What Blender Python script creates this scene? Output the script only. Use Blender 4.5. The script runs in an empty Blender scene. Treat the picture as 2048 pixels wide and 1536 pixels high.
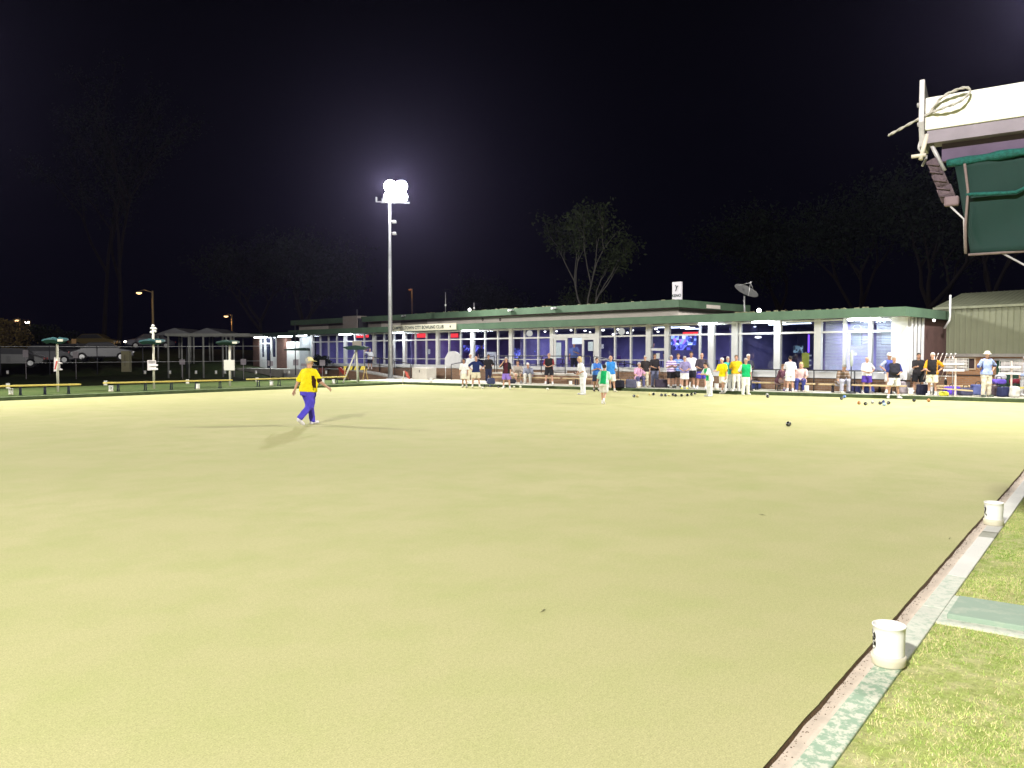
import bpy, bmesh, math, random
import numpy as np
from mathutils import Vector, Matrix
random.seed(7); rng = np.random.default_rng(7)
SC = bpy.context.scene
COL = SC.collection
R = math.radians

# ------------------------------------------------------------------ camera
F, EYE = 1657.0, 1.7
PITCH = math.atan(59 / F)
cam = bpy.data.objects.new('camera', bpy.data.cameras.new('camera'))
COL.objects.link(cam)
cam.data.sensor_width = 36; cam.data.lens = 36 * F / 2048
cam.data.clip_start = 0.05; cam.data.clip_end = 1500
cam.location = (0, 0, EYE); cam.rotation_euler = (math.pi/2 - PITCH, 0, 0)
SC.camera = cam

# ------------------------------------------------------------------ night sky
w = bpy.data.worlds.new('World'); SC.world = w; w.use_nodes = True
nt = w.node_tree; bg = nt.nodes['Background']
tc = nt.nodes.new('ShaderNodeTexCoord'); sx = nt.nodes.new('ShaderNodeSeparateXYZ')
rp = nt.nodes.new('ShaderNodeValToRGB')
nt.links.new(tc.outputs['Generated'], sx.inputs[0]); nt.links.new(sx.outputs['Z'], rp.inputs[0])
rp.color_ramp.elements[0].position = 0.0; rp.color_ramp.elements[0].color = (0.0009, 0.0009, 0.0030, 1)
rp.color_ramp.elements[1].position = 0.45; rp.color_ramp.elements[1].color = (0.0004, 0.0004, 0.0009, 1)
nt.links.new(rp.outputs[0], bg.inputs[0]); bg.inputs[1].default_value = 1.0

SC.view_settings.view_transform = 'Standard'; SC.view_settings.look = 'None'
SC.view_settings.exposure = 0; SC.view_settings.gamma = 1
SC.render.engine = 'CYCLES'
cy = SC.cycles
cy.use_denoising = True; cy.max_bounces = 5; cy.diffuse_bounces = 2; cy.glossy_bounces = 3
cy.transmission_bounces = 4; cy.transparent_max_bounces = 12
cy.caustics_reflective = False; cy.caustics_refractive = False
cy.sample_clamp_indirect = 4

# ------------------------------------------------------------------ pixel helpers (measured on the 2048 px photograph)
def ray(x, y):
    a = (x - 1024) / F; b = -(y - 768) / F
    return Vector((a, math.cos(PITCH) + math.sin(PITCH) * b, -math.sin(PITCH) + math.cos(PITCH) * b))
def gp(x, y, z=0.0):
    d = ray(x, y); return Vector((0, 0, EYE)) + d * ((z - EYE) / d.z)
def at(x, y, Y):
    d = ray(x, y); return Vector((0, 0, EYE)) + d * (Y / d.y)
O2 = Vector((1.0264, 3.35, 0)); E1 = Vector((.5946, .8040, 0)); E2 = Vector((-.8040, .5946, 0))
def G(a, b, z=0.0):
    p = O2 + E1 * a + E2 * b; return Vector((p.x, p.y, z))
GA, GB = 30.86, 31.85
KB = 1.035       # building distance after the second survey
W0 = Vector((5.76, 42.2, 0)); UR = Vector((.711, -.703, 0)); VI = Vector((.703, .711, 0))
def bl(x, y, off=0.0):
    d = ray(x, y); w_ = W0 + VI * off
    det = -d.x * UR.y + UR.x * d.y
    t = (-w_.x * UR.y + UR.x * w_.y) / det
    s = (d.x * w_.y - d.y * w_.x) / det * -1
    p = d * t; s = (Vector((p.x, p.y, 0)) - w_).dot(UR)
    return s, EYE + d.z * t
def WB(s, d, z=0.0):
    p = (W0 + UR * s + VI * d) * KB; return Vector((p.x, p.y, z if z < .3 else EYE + (z - EYE) * KB))
ROTB = math.atan2(UR.y, UR.x)
ROTG = math.atan2(E1.y, E1.x)

# ------------------------------------------------------------------ materials
MC = {}
def mat(name, col, rough=.7, var=.12, scale=6.0, bump=0.0, metal=0.0, spec=.3, col2=None, bscale=None, emit=None, es=0):
    if name in MC: return MC[name]
    m = bpy.data.materials.new(name); m.use_nodes = True
    n = m.node_tree; b = n.nodes['Principled BSDF']; L = n.links
    b.inputs['Roughness'].default_value = rough; b.inputs['Metallic'].default_value = metal
    b.inputs['Specular IOR Level'].default_value = spec
    if emit:
        b.inputs['Base Color'].default_value = (*col, 1)
        b.inputs['Emission Color'].default_value = (*emit, 1); b.inputs['Emission Strength'].default_value = es
        MC[name] = m; return m
    t = n.nodes.new('ShaderNodeTexCoord'); q = n.nodes.new('ShaderNodeTexNoise')
    q.inputs['Scale'].default_value = scale; q.inputs['Detail'].default_value = 6; q.inputs['Roughness'].default_value = .62
    L.new(t.outputs['Object'], q.inputs[0])
    r = n.nodes.new('ShaderNodeValToRGB')
    r.color_ramp.elements[0].position = .3; r.color_ramp.elements[1].position = .7
    c2 = col2 or tuple(min(1, c * (1 + var)) for c in col)
    c1 = col if col2 else tuple(c * (1 - var) for c in col)
    r.color_ramp.elements[0].color = (*c1, 1); r.color_ramp.elements[1].color = (*c2, 1)
    L.new(q.outputs[0], r.inputs[0]); L.new(r.outputs[0], b.inputs['Base Color'])
    if bump:
        q2 = n.nodes.new('ShaderNodeTexNoise'); q2.inputs['Scale'].default_value = bscale or scale * 4; q2.inputs['Detail'].default_value = 5
        L.new(t.outputs['Object'], q2.inputs[0])
        bu = n.nodes.new('ShaderNodeBump'); bu.inputs['Strength'].default_value = bump; bu.inputs['Distance'].default_value = .02
        L.new(q2.outputs[0], bu.inputs['Height']); L.new(bu.outputs[0], b.inputs['Normal'])
    MC[name] = m; return m

def brick_mat(name, c1, c2, mortar, sc=1.0):
    m = bpy.data.materials.new(name); m.use_nodes = True
    n = m.node_tree; b = n.nodes['Principled BSDF']; L = n.links
    t = n.nodes.new('ShaderNodeTexCoord'); s = n.nodes.new('ShaderNodeSeparateXYZ'); ad = n.nodes.new('ShaderNodeMath')
    L.new(t.outputs['Object'], s.inputs[0]); L.new(s.outputs[0], ad.inputs[0]); L.new(s.outputs[1], ad.inputs[1])
    c = n.nodes.new('ShaderNodeCombineXYZ'); L.new(ad.outputs[0], c.inputs[0]); L.new(s.outputs[2], c.inputs[1])
    k = n.nodes.new('ShaderNodeTexBrick'); L.new(c.outputs[0], k.inputs[0])
    k.inputs['Color1'].default_value = (*c1, 1); k.inputs['Color2'].default_value = (*c2, 1); k.inputs['Mortar'].default_value = (*mortar, 1)
    k.inputs['Scale'].default_value = sc; k.inputs['Brick Width'].default_value = .24; k.inputs['Row Height'].default_value = .086
    k.inputs['Mortar Size'].default_value = .008
    L.new(k.outputs[0], b.inputs['Base Color']); b.inputs['Roughness'].default_value = .85
    q = n.nodes.new('ShaderNodeBump'); q.inputs['Strength'].default_value = .4; q.inputs['Distance'].default_value = .01
    q.invert = True
    L.new(k.outputs[1], q.inputs['Height']); L.new(q.outputs[0], b.inputs['Normal'])
    MC[name] = m; return m

def glass_mat(name='glass', tint=(.88, .90, .96)):
    m = bpy.data.materials.new(name); m.use_nodes = True
    n = m.node_tree; n.nodes.clear(); L = n.links
    o = n.nodes.new('ShaderNodeOutputMaterial'); tr = n.nodes.new('ShaderNodeBsdfTransparent'); gl = n.nodes.new('ShaderNodeBsdfGlossy')
    lw = n.nodes.new('ShaderNodeLayerWeight'); lw.inputs[0].default_value = .5
    pw = n.nodes.new('ShaderNodeMath'); pw.operation = 'POWER'; pw.inputs[1].default_value = 5; L.new(lw.outputs['Facing'], pw.inputs[0])
    fr = n.nodes.new('ShaderNodeMath'); fr.operation = 'MULTIPLY_ADD'; fr.inputs[1].default_value = .9; fr.inputs[2].default_value = .045; L.new(pw.outputs[0], fr.inputs[0])
    mx = n.nodes.new('ShaderNodeMixShader')
    tr.inputs[0].default_value = (*tint, 1); gl.inputs['Roughness'].default_value = .03
    L.new(fr.outputs[0], mx.inputs[0]); L.new(tr.outputs[0], mx.inputs[1]); L.new(gl.outputs[0], mx.inputs[2]); L.new(mx.outputs[0], o.inputs[0])
    MC[name] = m; return m
GLASS = glass_mat()

def emis(name, col, s):
    if name in MC: return MC[name]
    m = bpy.data.materials.new(name); m.use_nodes = True
    n = m.node_tree; n.nodes.clear()
    o = n.nodes.new('ShaderNodeOutputMaterial'); e = n.nodes.new('ShaderNodeEmission')
    e.inputs[0].default_value = (*col, 1); e.inputs[1].default_value = s; n.links.new(e.outputs[0], o.inputs[0])
    MC[name] = m; return m

def cloth(c, tag=''):
    return mat('cloth_%02x%02x%02x%s' % (int(c[0]*255), int(c[1]*255), int(c[2]*255), tag), c, .85, .12, 9, .25, spec=.15)

# ------------------------------------------------------------------ mesh builder
class MB:
    def __init__(s): s.v = []; s.f = []; s.smooth = False
    def add(s, vs, fs):
        o = len(s.v); s.v += [tuple(p) for p in vs]; s.f += [tuple(i + o for i in f) for f in fs]; return s
    def box(s, x0, x1, y0, y1, z0, z1, M=None):
        vs = [Vector((x, y, z)) for z in (z0, z1) for y in (y0, y1) for x in (x0, x1)]
        if M: vs = [M @ p for p in vs]
        return s.add(vs, [(0, 2, 3, 1), (4, 5, 7, 6), (0, 1, 5, 4), (2, 6, 7, 3), (0, 4, 6, 2), (1, 3, 7, 5)])
    def cyl(s, a, b, ra, rb=None, n=10, cap=True):
        return s.tube([a, b], [ra, ra if rb is None else rb], n, cap)
    def tube(s, pts, rs, n=8, cap=True):
        pts = [Vector(p) for p in pts]
        if not isinstance(rs, (list, tuple)): rs = [rs] * len(pts)
        vs = []; prev = None
        for i, p in enumerate(pts):
            d = (pts[min(i + 1, len(pts) - 1)] - pts[max(i - 1, 0)])
            d = d.normalized() if d.length > 1e-9 else Vector((0, 0, 1))
            if prev is None:
                ref = Vector((0, 0, 1)) if abs(d.z) < .9 else Vector((1, 0, 0)); x = d.cross(ref).normalized()
            else:
                x = (prev - d * prev.dot(d)); x = x.normalized() if x.length > 1e-6 else d.orthogonal().normalized()
            prev = x; y = d.cross(x)
            for k in range(n):
                t = 2 * math.pi * k / n; vs.append(p + (x * math.cos(t) + y * math.sin(t)) * rs[i])
        fs = []
        for i in range(len(pts) - 1):
            for k in range(n):
                k2 = (k + 1) % n; fs.append((i*n + k, i*n + k2, (i+1)*n + k2, (i+1)*n + k))
        if cap: fs.append(tuple(range(n))[::-1]); fs.append(tuple((len(pts)-1)*n + k for k in range(n)))
        s.smooth = True
        return s.add(vs, fs)
    def lathe(s, prof, n=24, c=(0, 0, 0), M=None):
        vs = []; 
        for r, z in prof:
            for k in range(n):
                t = 2*math.pi*k/n; p = Vector((r*math.cos(t), r*math.sin(t), z))
                vs.append((M @ p if M else p) + Vector(c))
        fs = []
        for i in range(len(prof)-1):
            for k in range(n):
                k2 = (k+1) % n; fs.append((i*n+k, i*n+k2, (i+1)*n+k2, (i+1)*n+k))
        s.smooth = True
        return s.add(vs, fs)
    def prism(s, poly, h0, h1, M=None):       # poly in xy, extruded in z
        n = len(poly)
        vs = [Vector((x, y, h0)) for x, y in poly] + [Vector((x, y, h1)) for x, y in poly]
        if M: vs = [M @ p for p in vs]
        return s.add(vs, [tuple(range(n))[::-1], tuple(range(n, 2*n))] + [(i, (i+1) % n, (i+1) % n + n, i+n) for i in range(n)])
    def quad(s, a, b, c, d): return s.add([a, b, c, d], [(0, 1, 2, 3)])
    def build(s, name, m, parent=None, loc=None, rz=0, bevel=0):
        me = bpy.data.meshes.new(name); me.from_pydata(s.v, [], s.f); me.update()
        ms = m if isinstance(m, (list, tuple)) else [m]
        for k in ms: me.materials.append(k)
        o = bpy.data.objects.new(name, me); COL.objects.link(o)
        if s.smooth:
            me.polygons.foreach_set('use_smooth', [len(p.vertices) == 4 for p in me.polygons])
        if parent: o.parent = parent
        if loc is not None: o.location = loc
        if rz: o.rotation_euler.z = rz
        if bevel:
            b = o.modifiers.new('bevel', 'BEVEL'); b.width = bevel; b.segments = 2; b.limit_method = 'ANGLE'
        return o

def tag(o, label=None, cat=None, group=None, kind=None):
    if label: o['label'] = label
    if cat: o['category'] = cat
    if group: o['group'] = group
    if kind: o['kind'] = kind
    return o
def thing(name, loc, rz, label, cat, group=None):
    o = bpy.data.objects.new(name, None); COL.objects.link(o); o.empty_display_size = .2
    o.location = loc; o.rotation_euler = (0, 0, rz); return tag(o, label, cat, group)
def copy_tree(o, parent=None):
    c = o.copy(); COL.objects.link(c)
    if parent: c.parent = parent
    for ch in list(o.children): copy_tree(ch, c)
    return c
def struct(o): o['kind'] = 'structure'; return o
def lamp(kind, name, loc, energy, col, parent=None, target=None, **kw):
    l = bpy.data.lights.new(name, kind); l.energy = energy; l.color = col
    for k, v in kw.items(): setattr(l, k, v)
    o = bpy.data.objects.new(name, l); COL.objects.link(o); o.location = loc
    if parent: o.parent = parent
    if target is not None:
        o.rotation_euler = (Vector(target) - Vector(loc)).to_track_quat('-Z', 'Y').to_euler()
    return o

# ------------------------------------------------------------------ floodlight masts
M_GALV = mat('galvanised_steel', (.42, .43, .44), .45, .15, 3, metal=.6)
M_HOUS = mat('lamp_housing', (.2, .2, .21), .5, .1, 5, metal=.5)
M_FLOOD = emis('flood_glass', (1.0, .97, .98), 260)
def mast(pos, h, target, energy, label, mir=1, yaw=None):
    d = Vector(target) - pos; rz = math.atan2(d.y, d.x) - math.pi/2      # local +Y points to the target
    if yaw is not None: rz = yaw
    t = thing('floodlight_mast', pos, rz, label, 'floodlight', 'floodlight masts round the bowling green')
    MB().tube([(0, 0, 0), (0, 0, h*.5), (0, 0, h)], [.17, .13, .085], 14).build('pole', M_GALV, t)
    MB().box(-.26, .26, -.26, .26, -.02, .03).build('base_plate', M_GALV, t)
    MB().box(min(-.55*mir, 1.3*mir), max(-.55*mir, 1.3*mir), -.045, .045, h - .08, h + .02).build('cross_arm', M_GALV, t)
    for i in range(2):
        zz = h - 1.25 - i*.75
        m = MB(); m.box(min(.05*mir, .22*mir), max(.05*mir, .22*mir), -.03, .03, zz - .03, zz + .03); m.lathe([(.02, .06), (.1, .05), (.16, -.12), (.13, -.14)], 12, (.3*mir, 0, zz)); m.build('old_lamp', mat('old_lamp', (.6, .6, .6), .5), t)
    m = MB()
    for x0, x1, y_, z0, z1 in ((-.5, -.34, .1, h, h + .2), (-.86, -.5, .02, h - .04, h + .02), (-.9, -.8, .12, h - .02, h + .28)): m.box(min(x0*mir, x1*mir), max(x0*mir, x1*mir), -y_, y_, z0, z1)
   
    m.build('bracket', M_GALV, t)
    for cx, cz in ((.05, h + 1.0), (.75, h + 1.0), (.05, h + .32), (.75, h + .32)):  # lamps enlarged and clustered to imitate the bloom of the floodlight
        Mx = Matrix.Translation((cx*mir, .12, cz)) @ Matrix.Rotation(-(math.pi/2) - R(28), 4, 'X')
        b = MB(); b.lathe([(.02, -.40), (.18, -.36), (.34, -.12), (.39, .0), (.40, .03)], 20, M=Mx); ob = b.build('reflector', M_HOUS, t)
        g = MB(); g.lathe([(.0, .02), (.2, .03), (.395, .02)], 20, M=Mx); g.build('lamp_glass', M_FLOOD, ob)
    p = pos + Matrix.Rotation(rz, 3, 'Z') @ Vector((.4*mir, .95, h + .6))
    l = lamp('SPOT', 'flood_beam', p, energy, (1.0, .97, .93), None, target, spot_size=R(150), spot_blend=.6, shadow_soft_size=.5)
    l.parent = t; l.matrix_parent_inverse = t.matrix_basis.inverted()
    return t
mid = G(15, 16, 0)
PW = .50
_m1 = gp(781, 757, .12)
mast(_m1, 11.55, G(22, 18, 0), 44000*PW, 'tall floodlight mast lit white at the corner of the green beside the clubhouse', mir=-1, yaw=R(180) + .12)
mast(Vector((18.0, 25.2, .12)), 12.5, G(22, 14, 0), 41000*PW, 'floodlight mast standing beyond the right end of the green')
mast(Vector((-10, -13, .12)), 12.3, G(14, 12, 0), 82000*PW, 'floodlight mast standing behind the viewer')
mast(G(6, GB + 7, .12), 12.3, G(20, 15, 0), 38000*PW, 'floodlight mast standing on the left bank beyond the yellow benches')

# ------------------------------------------------------------------ ground
def grass_mat(name, c1, c2, c3, big=.35, small=30, bump=.3, dist=.01):
    m = bpy.data.materials.new(name); m.use_nodes = True
    n = m.node_tree; b = n.nodes['Principled BSDF']; L = n.links
    t = n.nodes.new('ShaderNodeTexCoord')
    def noise(sc, det=5, ro=.6):
        q = n.nodes.new('ShaderNodeTexNoise'); q.inputs['Scale'].default_value = sc; q.inputs['Detail'].default_value = det; q.inputs['Roughness'].default_value = ro
        L.new(t.outputs['Object'], q.inputs[0]); return q
    def ramp(src, p0, p1, a, c):
        r = n.nodes.new('ShaderNodeValToRGB'); r.color_ramp.elements[0].position = p0; r.color_ramp.elements[1].position = p1
        r.color_ramp.elements[0].color = (*a, 1); r.color_ramp.elements[1].color = (*c, 1); L.new(src, r.inputs[0]); return r
    q1 = noise(big, 6, .6); r1 = ramp(q1.outputs[0], .36, .64, c1, c2)
    q2 = noise(big*7, 5, .65); f2 = ramp(q2.outputs[0], .42, .72, (0, 0, 0), (1, 1, 1))
    mx = n.nodes.new('ShaderNodeMixRGB'); L.new(f2.outputs[0], mx.inputs[0]); L.new(r1.outputs[0], mx.inputs[1]); mx.inputs[2].default_value = (*c3, 1)
    q3 = noise(small, 4, .7); f3 = ramp(q3.outputs[0], .25, .8, (.62, .62, .60), (1.36, 1.36, 1.38))
    mu = n.nodes.new('ShaderNodeMixRGB'); mu.blend_type = 'MULTIPLY'; mu.inputs[0].default_value = 1
    L.new(mx.outputs[0], mu.inputs[1]); L.new(f3.outputs[0], mu.inputs[2]); L.new(mu.outputs[0], b.inputs['Base Color'])
    q5 = noise(small*.3, 6, .75); f5 = ramp(q5.outputs[0], .3, .7, (.88, .88, .86), (1.10, 1.10, 1.12))
    m5 = n.nodes.new('ShaderNodeMixRGB'); m5.blend_type = 'MULTIPLY'; m5.inputs[0].default_value = 1
    L.new(mu.outputs[0], m5.inputs[1]); L.new(f5.outputs[0], m5.inputs[2]); L.new(m5.outputs[0], b.inputs['Base Color'])
    b.inputs['Roughness'].default_value = .9; b.inputs['Specular IOR Level'].default_value = .1
    bu = n.nodes.new('ShaderNodeBump'); bu.inputs['Strength'].default_value = bump; bu.inputs['Distance'].default_value = dist
    q4 = noise(small*3, 4, .7); L.new(q4.outputs[0], bu.inputs['Height']); L.new(bu.outputs[0], b.inputs['Normal'])
    MC[name] = m; return m
M_GREEN = grass_mat('bowling_green_turf', (.452, .436, .206), (.505, .476, .24), (.422, .432, .182), .17, 130, .12, .004)
M_LAWN = grass_mat('lawn_turf', (.30, .43, .08), (.44, .50, .15), (.66, .60, .32), 1.1, 38, .6, .02)
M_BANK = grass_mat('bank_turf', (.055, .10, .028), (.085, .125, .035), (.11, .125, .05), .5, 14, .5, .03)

def slab(a0, a1, b0, b1, z0, z1, name, m):      # a block in the frame of the green
    o = MB().box(a0, a1, b0, b1, z0, z1).build(name, m, loc=(O2.x, O2.y, 0), rz=ROTG); return struct(o)
# frame of the green: local X = E1, local Y = E2
DN, DF, DL = .17, .52, .45     # ditch widths near, far, left
# turf plateau with a slightly ragged worn edge on the near side
mb = MB(); N = 1800; A0 = -14
bot = []; top = []; kk = 0
for i in range(N + 1):
    a = A0 + (GA - A0) * i / N
    kk = kk*.95 + random.uniform(-.0011, .0011); k = kk + random.uniform(-.0009, .0009)
    top.append((a, k, 0.0)); bot.append((a, k + .012, -.10))
vs = top + bot + [(a, GB, 0.0) for a, _, _ in top]
o_ = N + 1
fs = [(i, i+1, i+1+2*o_, i+2*o_) for i in range(N)] + [(i+o_, i+1+o_, i+1, i) for i in range(N)]
mb.add(vs, fs)
mb.add([(A0, 0, -.1), (A0, GB, -.1), (A0, GB, 0), (A0, 0, 0)], [(0, 1, 2, 3)])
mb.add([(GA, 0, -.1), (GA, GB, -.1), (GA, GB, 0), (GA, 0, 0)], [(0, 1, 2, 3)])
mb.add([(A0, GB, -.1), (GA, GB, -.1), (GA, GB, 0), (A0, GB, 0)], [(0, 1, 2, 3)])
struct(mb.build('bowling_green', M_GREEN, loc=(O2.x, O2.y, 0), rz=ROTG))
M_SOIL = mat('green_edge_soil', (.10, .06, .03), .95, .4, 30)
mb = MB()
for i in range(N):
    a = top[i][0]; a2 = top[i+1][0]; r1 = .012 + .012*abs(math.sin(a*3.1)) ; 
    mb.quad((a, top[i][1] - .003, -.004), (a2, top[i+1][1] - .003, -.004), (a2, top[i+1][1] - .007 - .006*abs(math.sin(a*2.3)*math.sin(a*5.9)), -.0215), (a, top[i][1] - .007 - .006*abs(math.sin(a*2.3)*math.sin(a*5.9)), -.0215))
struct(mb.build('turf_edge', M_SOIL, loc=(O2.x, O2.y, 0), rz=ROTG))
M_DITCH = mat('ditch_concrete', (.62, .52, .42), .85, .14, 7, .3, bscale=60)
M_DITCHF = mat('ditch_liner', (.085, .10, .045), .9, .25, 5)
slab(A0, GA + DF, -DN, .03, -.3, -.022, 'ditch', M_DITCH)
slab(GA - .03, GA + DF, .03, GB + DL, -.3, -.09, 'ditch', M_DITCHF)
slab(A0, GA - .03, GB - .03, GB + DL, -.3, -.09, 'ditch', M_DITCHF)
# near kerb: painted concrete, paint worn away
def paint_mat(name, base, paint, lo, hi, sc=17):
    m = bpy.data.materials.new(name); m.use_nodes = True
    n = m.node_tree; b = n.nodes['Principled BSDF']; L = n.links
    t = n.nodes.new('ShaderNodeTexCoord'); q = n.nodes.new('ShaderNodeTexNoise'); q.inputs['Scale'].default_value = sc
    q.inputs['Detail'].default_value = 8; q.inputs['Roughness'].default_value = .72; L.new(t.outputs['Object'], q.inputs[0])
    r = n.nodes.new('ShaderNodeValToRGB'); r.color_ramp.elements[0].position = lo; r.color_ramp.elements[1].position = hi
    r.color_ramp.elements[0].color = (*paint, 1); r.color_ramp.elements[1].color = (*base, 1); L.new(q.outputs[0], r.inputs[0])
    q2 = n.nodes.new('ShaderNodeTexNoise'); q2.inputs['Scale'].default_value = 2.2; L.new(t.outputs['Object'], q2.inputs[0])
    r2 = n.nodes.new('ShaderNodeValToRGB'); r2.color_ramp.elements[0].color = (.8, .8, .8, 1); r2.color_ramp.elements[1].color = (1.15, 1.15, 1.15, 1); L.new(q2.outputs[0], r2.inputs[0])
    mu = n.nodes.new('ShaderNodeMixRGB'); mu.blend_type = 'MULTIPLY'; mu.inputs[0].default_value = 1
    L.new(r.outputs[0], mu.inputs[1]); L.new(r2.outputs[0], mu.inputs[2]); L.new(mu.outputs[0], b.inputs['Base Color']); b.inputs['Roughness'].default_value = .8
    bu = n.nodes.new('ShaderNodeBump'); bu.inputs['Strength'].default_value = .35; bu.inputs['Distance'].default_value = .004
    L.new(q.outputs[0], bu.inputs['Height']); L.new(bu.outputs[0], b.inputs['Normal'])
    MC[name] = m; return m
M_K1 = paint_mat('kerb_green_paint', (.62, .63, .50), (.30, .42, .29), .47, .55)
M_K2 = paint_mat('kerb_worn_paint', (.64, .65, .54), (.44, .52, .40), .38, .52)
M_K3 = paint_mat('kerb_pale_paint', (.72, .71, .64), (.5, .56, .48), .3, .42)
KI, KO = -DN, -.295
segs = [(-14, 1.25, M_K1), (1.255, 2.4, M_K2), (2.405, 3.3, M_K2), (3.305, 4.86, M_K3), (4.865, 5.15, mat('kerb_dark', (.34, .34, .27), .85, .15, 8, .3)), (5.155, 12, M_K3), (12.005, GA + DF, M_K3)]  # one short segment has a darker tone than its neighbours
for a0, a1, m in segs: struct(MB().box(a0, a1, KO, KI, -.3, .12).build('kerb', m, loc=(O2.x, O2.y, 0), rz=ROTG, bevel=.006))
M_KF = mat('bank_face', (.08, .11, .045), .9, .3, 4, .3)
M_KT = mat('bank_edge', (.24, .30, .17), .9, .25, 3, .3)
slab(GA + DF, GA + DF + .12, -.295, GB + DL + .12, -.3, .12, 'kerb', M_KT)
slab(A0, GA + DF - .003, GB + DL, GB + DL + .12, -.3, .12, 'kerb', M_KT)
struct(MB().box(GA + DF - .012, GA + DF - .001, -.16, GB + DL, -.09, .105).build('bank_face', M_KF, loc=(O2.x, O2.y, 0), rz=ROTG))
struct(MB().box(A0, GA + DF - .02, GB + DL - .012, GB + DL - .001, -.09, .105).build('bank_face', M_KF, loc=(O2.x, O2.y, 0), rz=ROTG))
# lawn to the right of the kerb
slab(-14, GA + 9, -40, -.295, -.3, .105, 'lawn', M_LAWN)
# left bank, and the wide ground behind
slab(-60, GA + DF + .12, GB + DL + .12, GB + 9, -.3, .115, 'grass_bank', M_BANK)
M_PATH = mat('concrete_path', (.44, .42, .34), .9, .15, 2.5, .3, bscale=30)
slab(GA + DF + .12, GA + 16, -12, GB + 5.5, -.3, .11, 'path', M_PATH)
mb = MB()
xs = [-200, -120, -90, -70, -56, -44, -34, -20, 0, 40, 100, 160]; ys = [-60, 20, 44, 52, 58, 64, 70, 80, 120, 180, 260]
def hz(x, y):
    # higher car park beyond the second green, far left
    k = min(1, max(0, (y - 66) / 6)) * min(1, max(0, (-18 - x) / 6))
    return -.32 + 2.3 * k + (.30 if (y > 50 and x < -5) else 0)
for y in ys:
    for x in xs: mb.v.append((x, y, hz(x, y)))
nx = len(xs)
for j in range(len(ys)-1):
    for i in range(nx-1): mb.f.append((j*nx+i, j*nx+i+1, (j+1)*nx+i+1, (j+1)*nx+i))
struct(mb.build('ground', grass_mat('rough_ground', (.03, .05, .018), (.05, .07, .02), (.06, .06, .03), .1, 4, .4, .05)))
# painted slab path at the near right
mb = MB().box(2.20, 2.66, -3.4, -.34, .10, .150)
struct(mb.build('slab_path', paint_mat('slab_paint', (.40, .46, .35), (.29, .39, .29), .50, .66, 6), loc=(O2.x, O2.y, 0), rz=ROTG, bevel=.008))
struct(MB().box(2.10, 2.76, -3.6, -.297, .05, .118).build('slab_edging', M_K2, loc=(O2.x, O2.y, 0), rz=ROTG))

# soil crumbs and leaf bits lying in the near ditch
mb = MB()
for i in range(1500):
    a = random.uniform(-.4, 11); b = -.012 - abs(random.gauss(0, .022)) if random.random() < .8 else random.uniform(-.165, -.01)
    if b < -.165: continue
    if random.random() > .35 + .6*abs(math.sin(a*1.7)): continue
    r = random.uniform(.0015, .005) * (1.6 if random.random() < .06 else 1); z = -.022
    v = [(a + r*random.uniform(.6, 1.3)*math.cos(t), b + r*random.uniform(.6, 1.3)*math.sin(t), z + .001) for t in (0, 1.6, 3.1, 4.7)] + [(a, b, z + r*.9)]
    mb.add(v, [(0, 1, 4), (1, 2, 4), (2, 3, 4), (3, 0, 4)])
o = mb.build('soil_crumbs', mat('crumbs', (.12, .08, .045), .95, .5, 8), loc=(O2.x, O2.y, 0), rz=ROTG); tag(o, 'dark soil crumbs and bits of leaf scattered in the near ditch', 'soil', kind='stuff')
# grass blades on the near lawn (uncountable)
def blades(n, a0, a1, b0, b1, z, name, m, hmin, hmax, skip=None):
    a = rng.uniform(a0, a1, n); b = rng.uniform(b0, b1, n)
    keep = np.ones(n, bool)
    if skip: keep &= ~((a > skip[0]) & (a < skip[1]) & (b > skip[2]) & (b < skip[3]))
    cl = np.sin(a*5.1 + 2*np.sin(b*3.3)) + np.sin(b*6.7 + a*1.7)
    keep &= rng.random(n) < (.55 + .25*cl)
    a, b = a[keep], b[keep]; n = len(a)
    h = rng.uniform(hmin, hmax, n); th = rng.uniform(0, 2*np.pi, n); ln = rng.normal(0, .6, (n, 2)) * h[:, None]
    wd = rng.uniform(.0015, .003, n)
    v = np.zeros((n, 3, 3))
    v[:, 0] = np.stack([a - wd*np.cos(th), b - wd*np.sin(th), np.full(n, z)], 1)
    v[:, 1] = np.stack([a + wd*np.cos(th), b + wd*np.sin(th), np.full(n, z)], 1)
    v[:, 2] = np.stack([a + ln[:, 0], b + ln[:, 1], z + h], 1)
    me = bpy.data.meshes.new(name); me.vertices.add(3*n); me.vertices.foreach_set('co', v.reshape(-1))
    me.loops.add(3*n); me.loops.foreach_set('vertex_index', np.arange(3*n, dtype=np.int32))
    me.polygons.add(n); me.polygons.foreach_set('loop_start', np.arange(0, 3*n, 3, dtype=np.int32))
    mi = rng.integers(0, len(m), n).astype(np.int32)
    me.polygons.foreach_set('material_index', mi)
    me.update()
    for k in m: me.materials.append(k)
    o = bpy.data.objects.new(name, me); COL.objects.link(o); o.location = (O2.x, O2.y, 0); o.rotation_euler.z = ROTG
    o['kind'] = 'stuff'; return o
gm = [mat('blade_a', (.34, .50, .10), .8, .2, 2), mat('blade_b', (.50, .58, .18), .8, .2, 2), mat('blade_c', (.72, .62, .33), .85, .2, 2), mat('blade_d', (.60, .56, .26), .8, .2, 2)]
tag(blades(150000, -.5, 8.5, -1.9, -.30, .104, 'grass', gm, .007, .020, (2.12, 2.74, -3.6, -.29)), 'short patchy green and straw lawn grass right of the kerb', 'grass')

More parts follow.
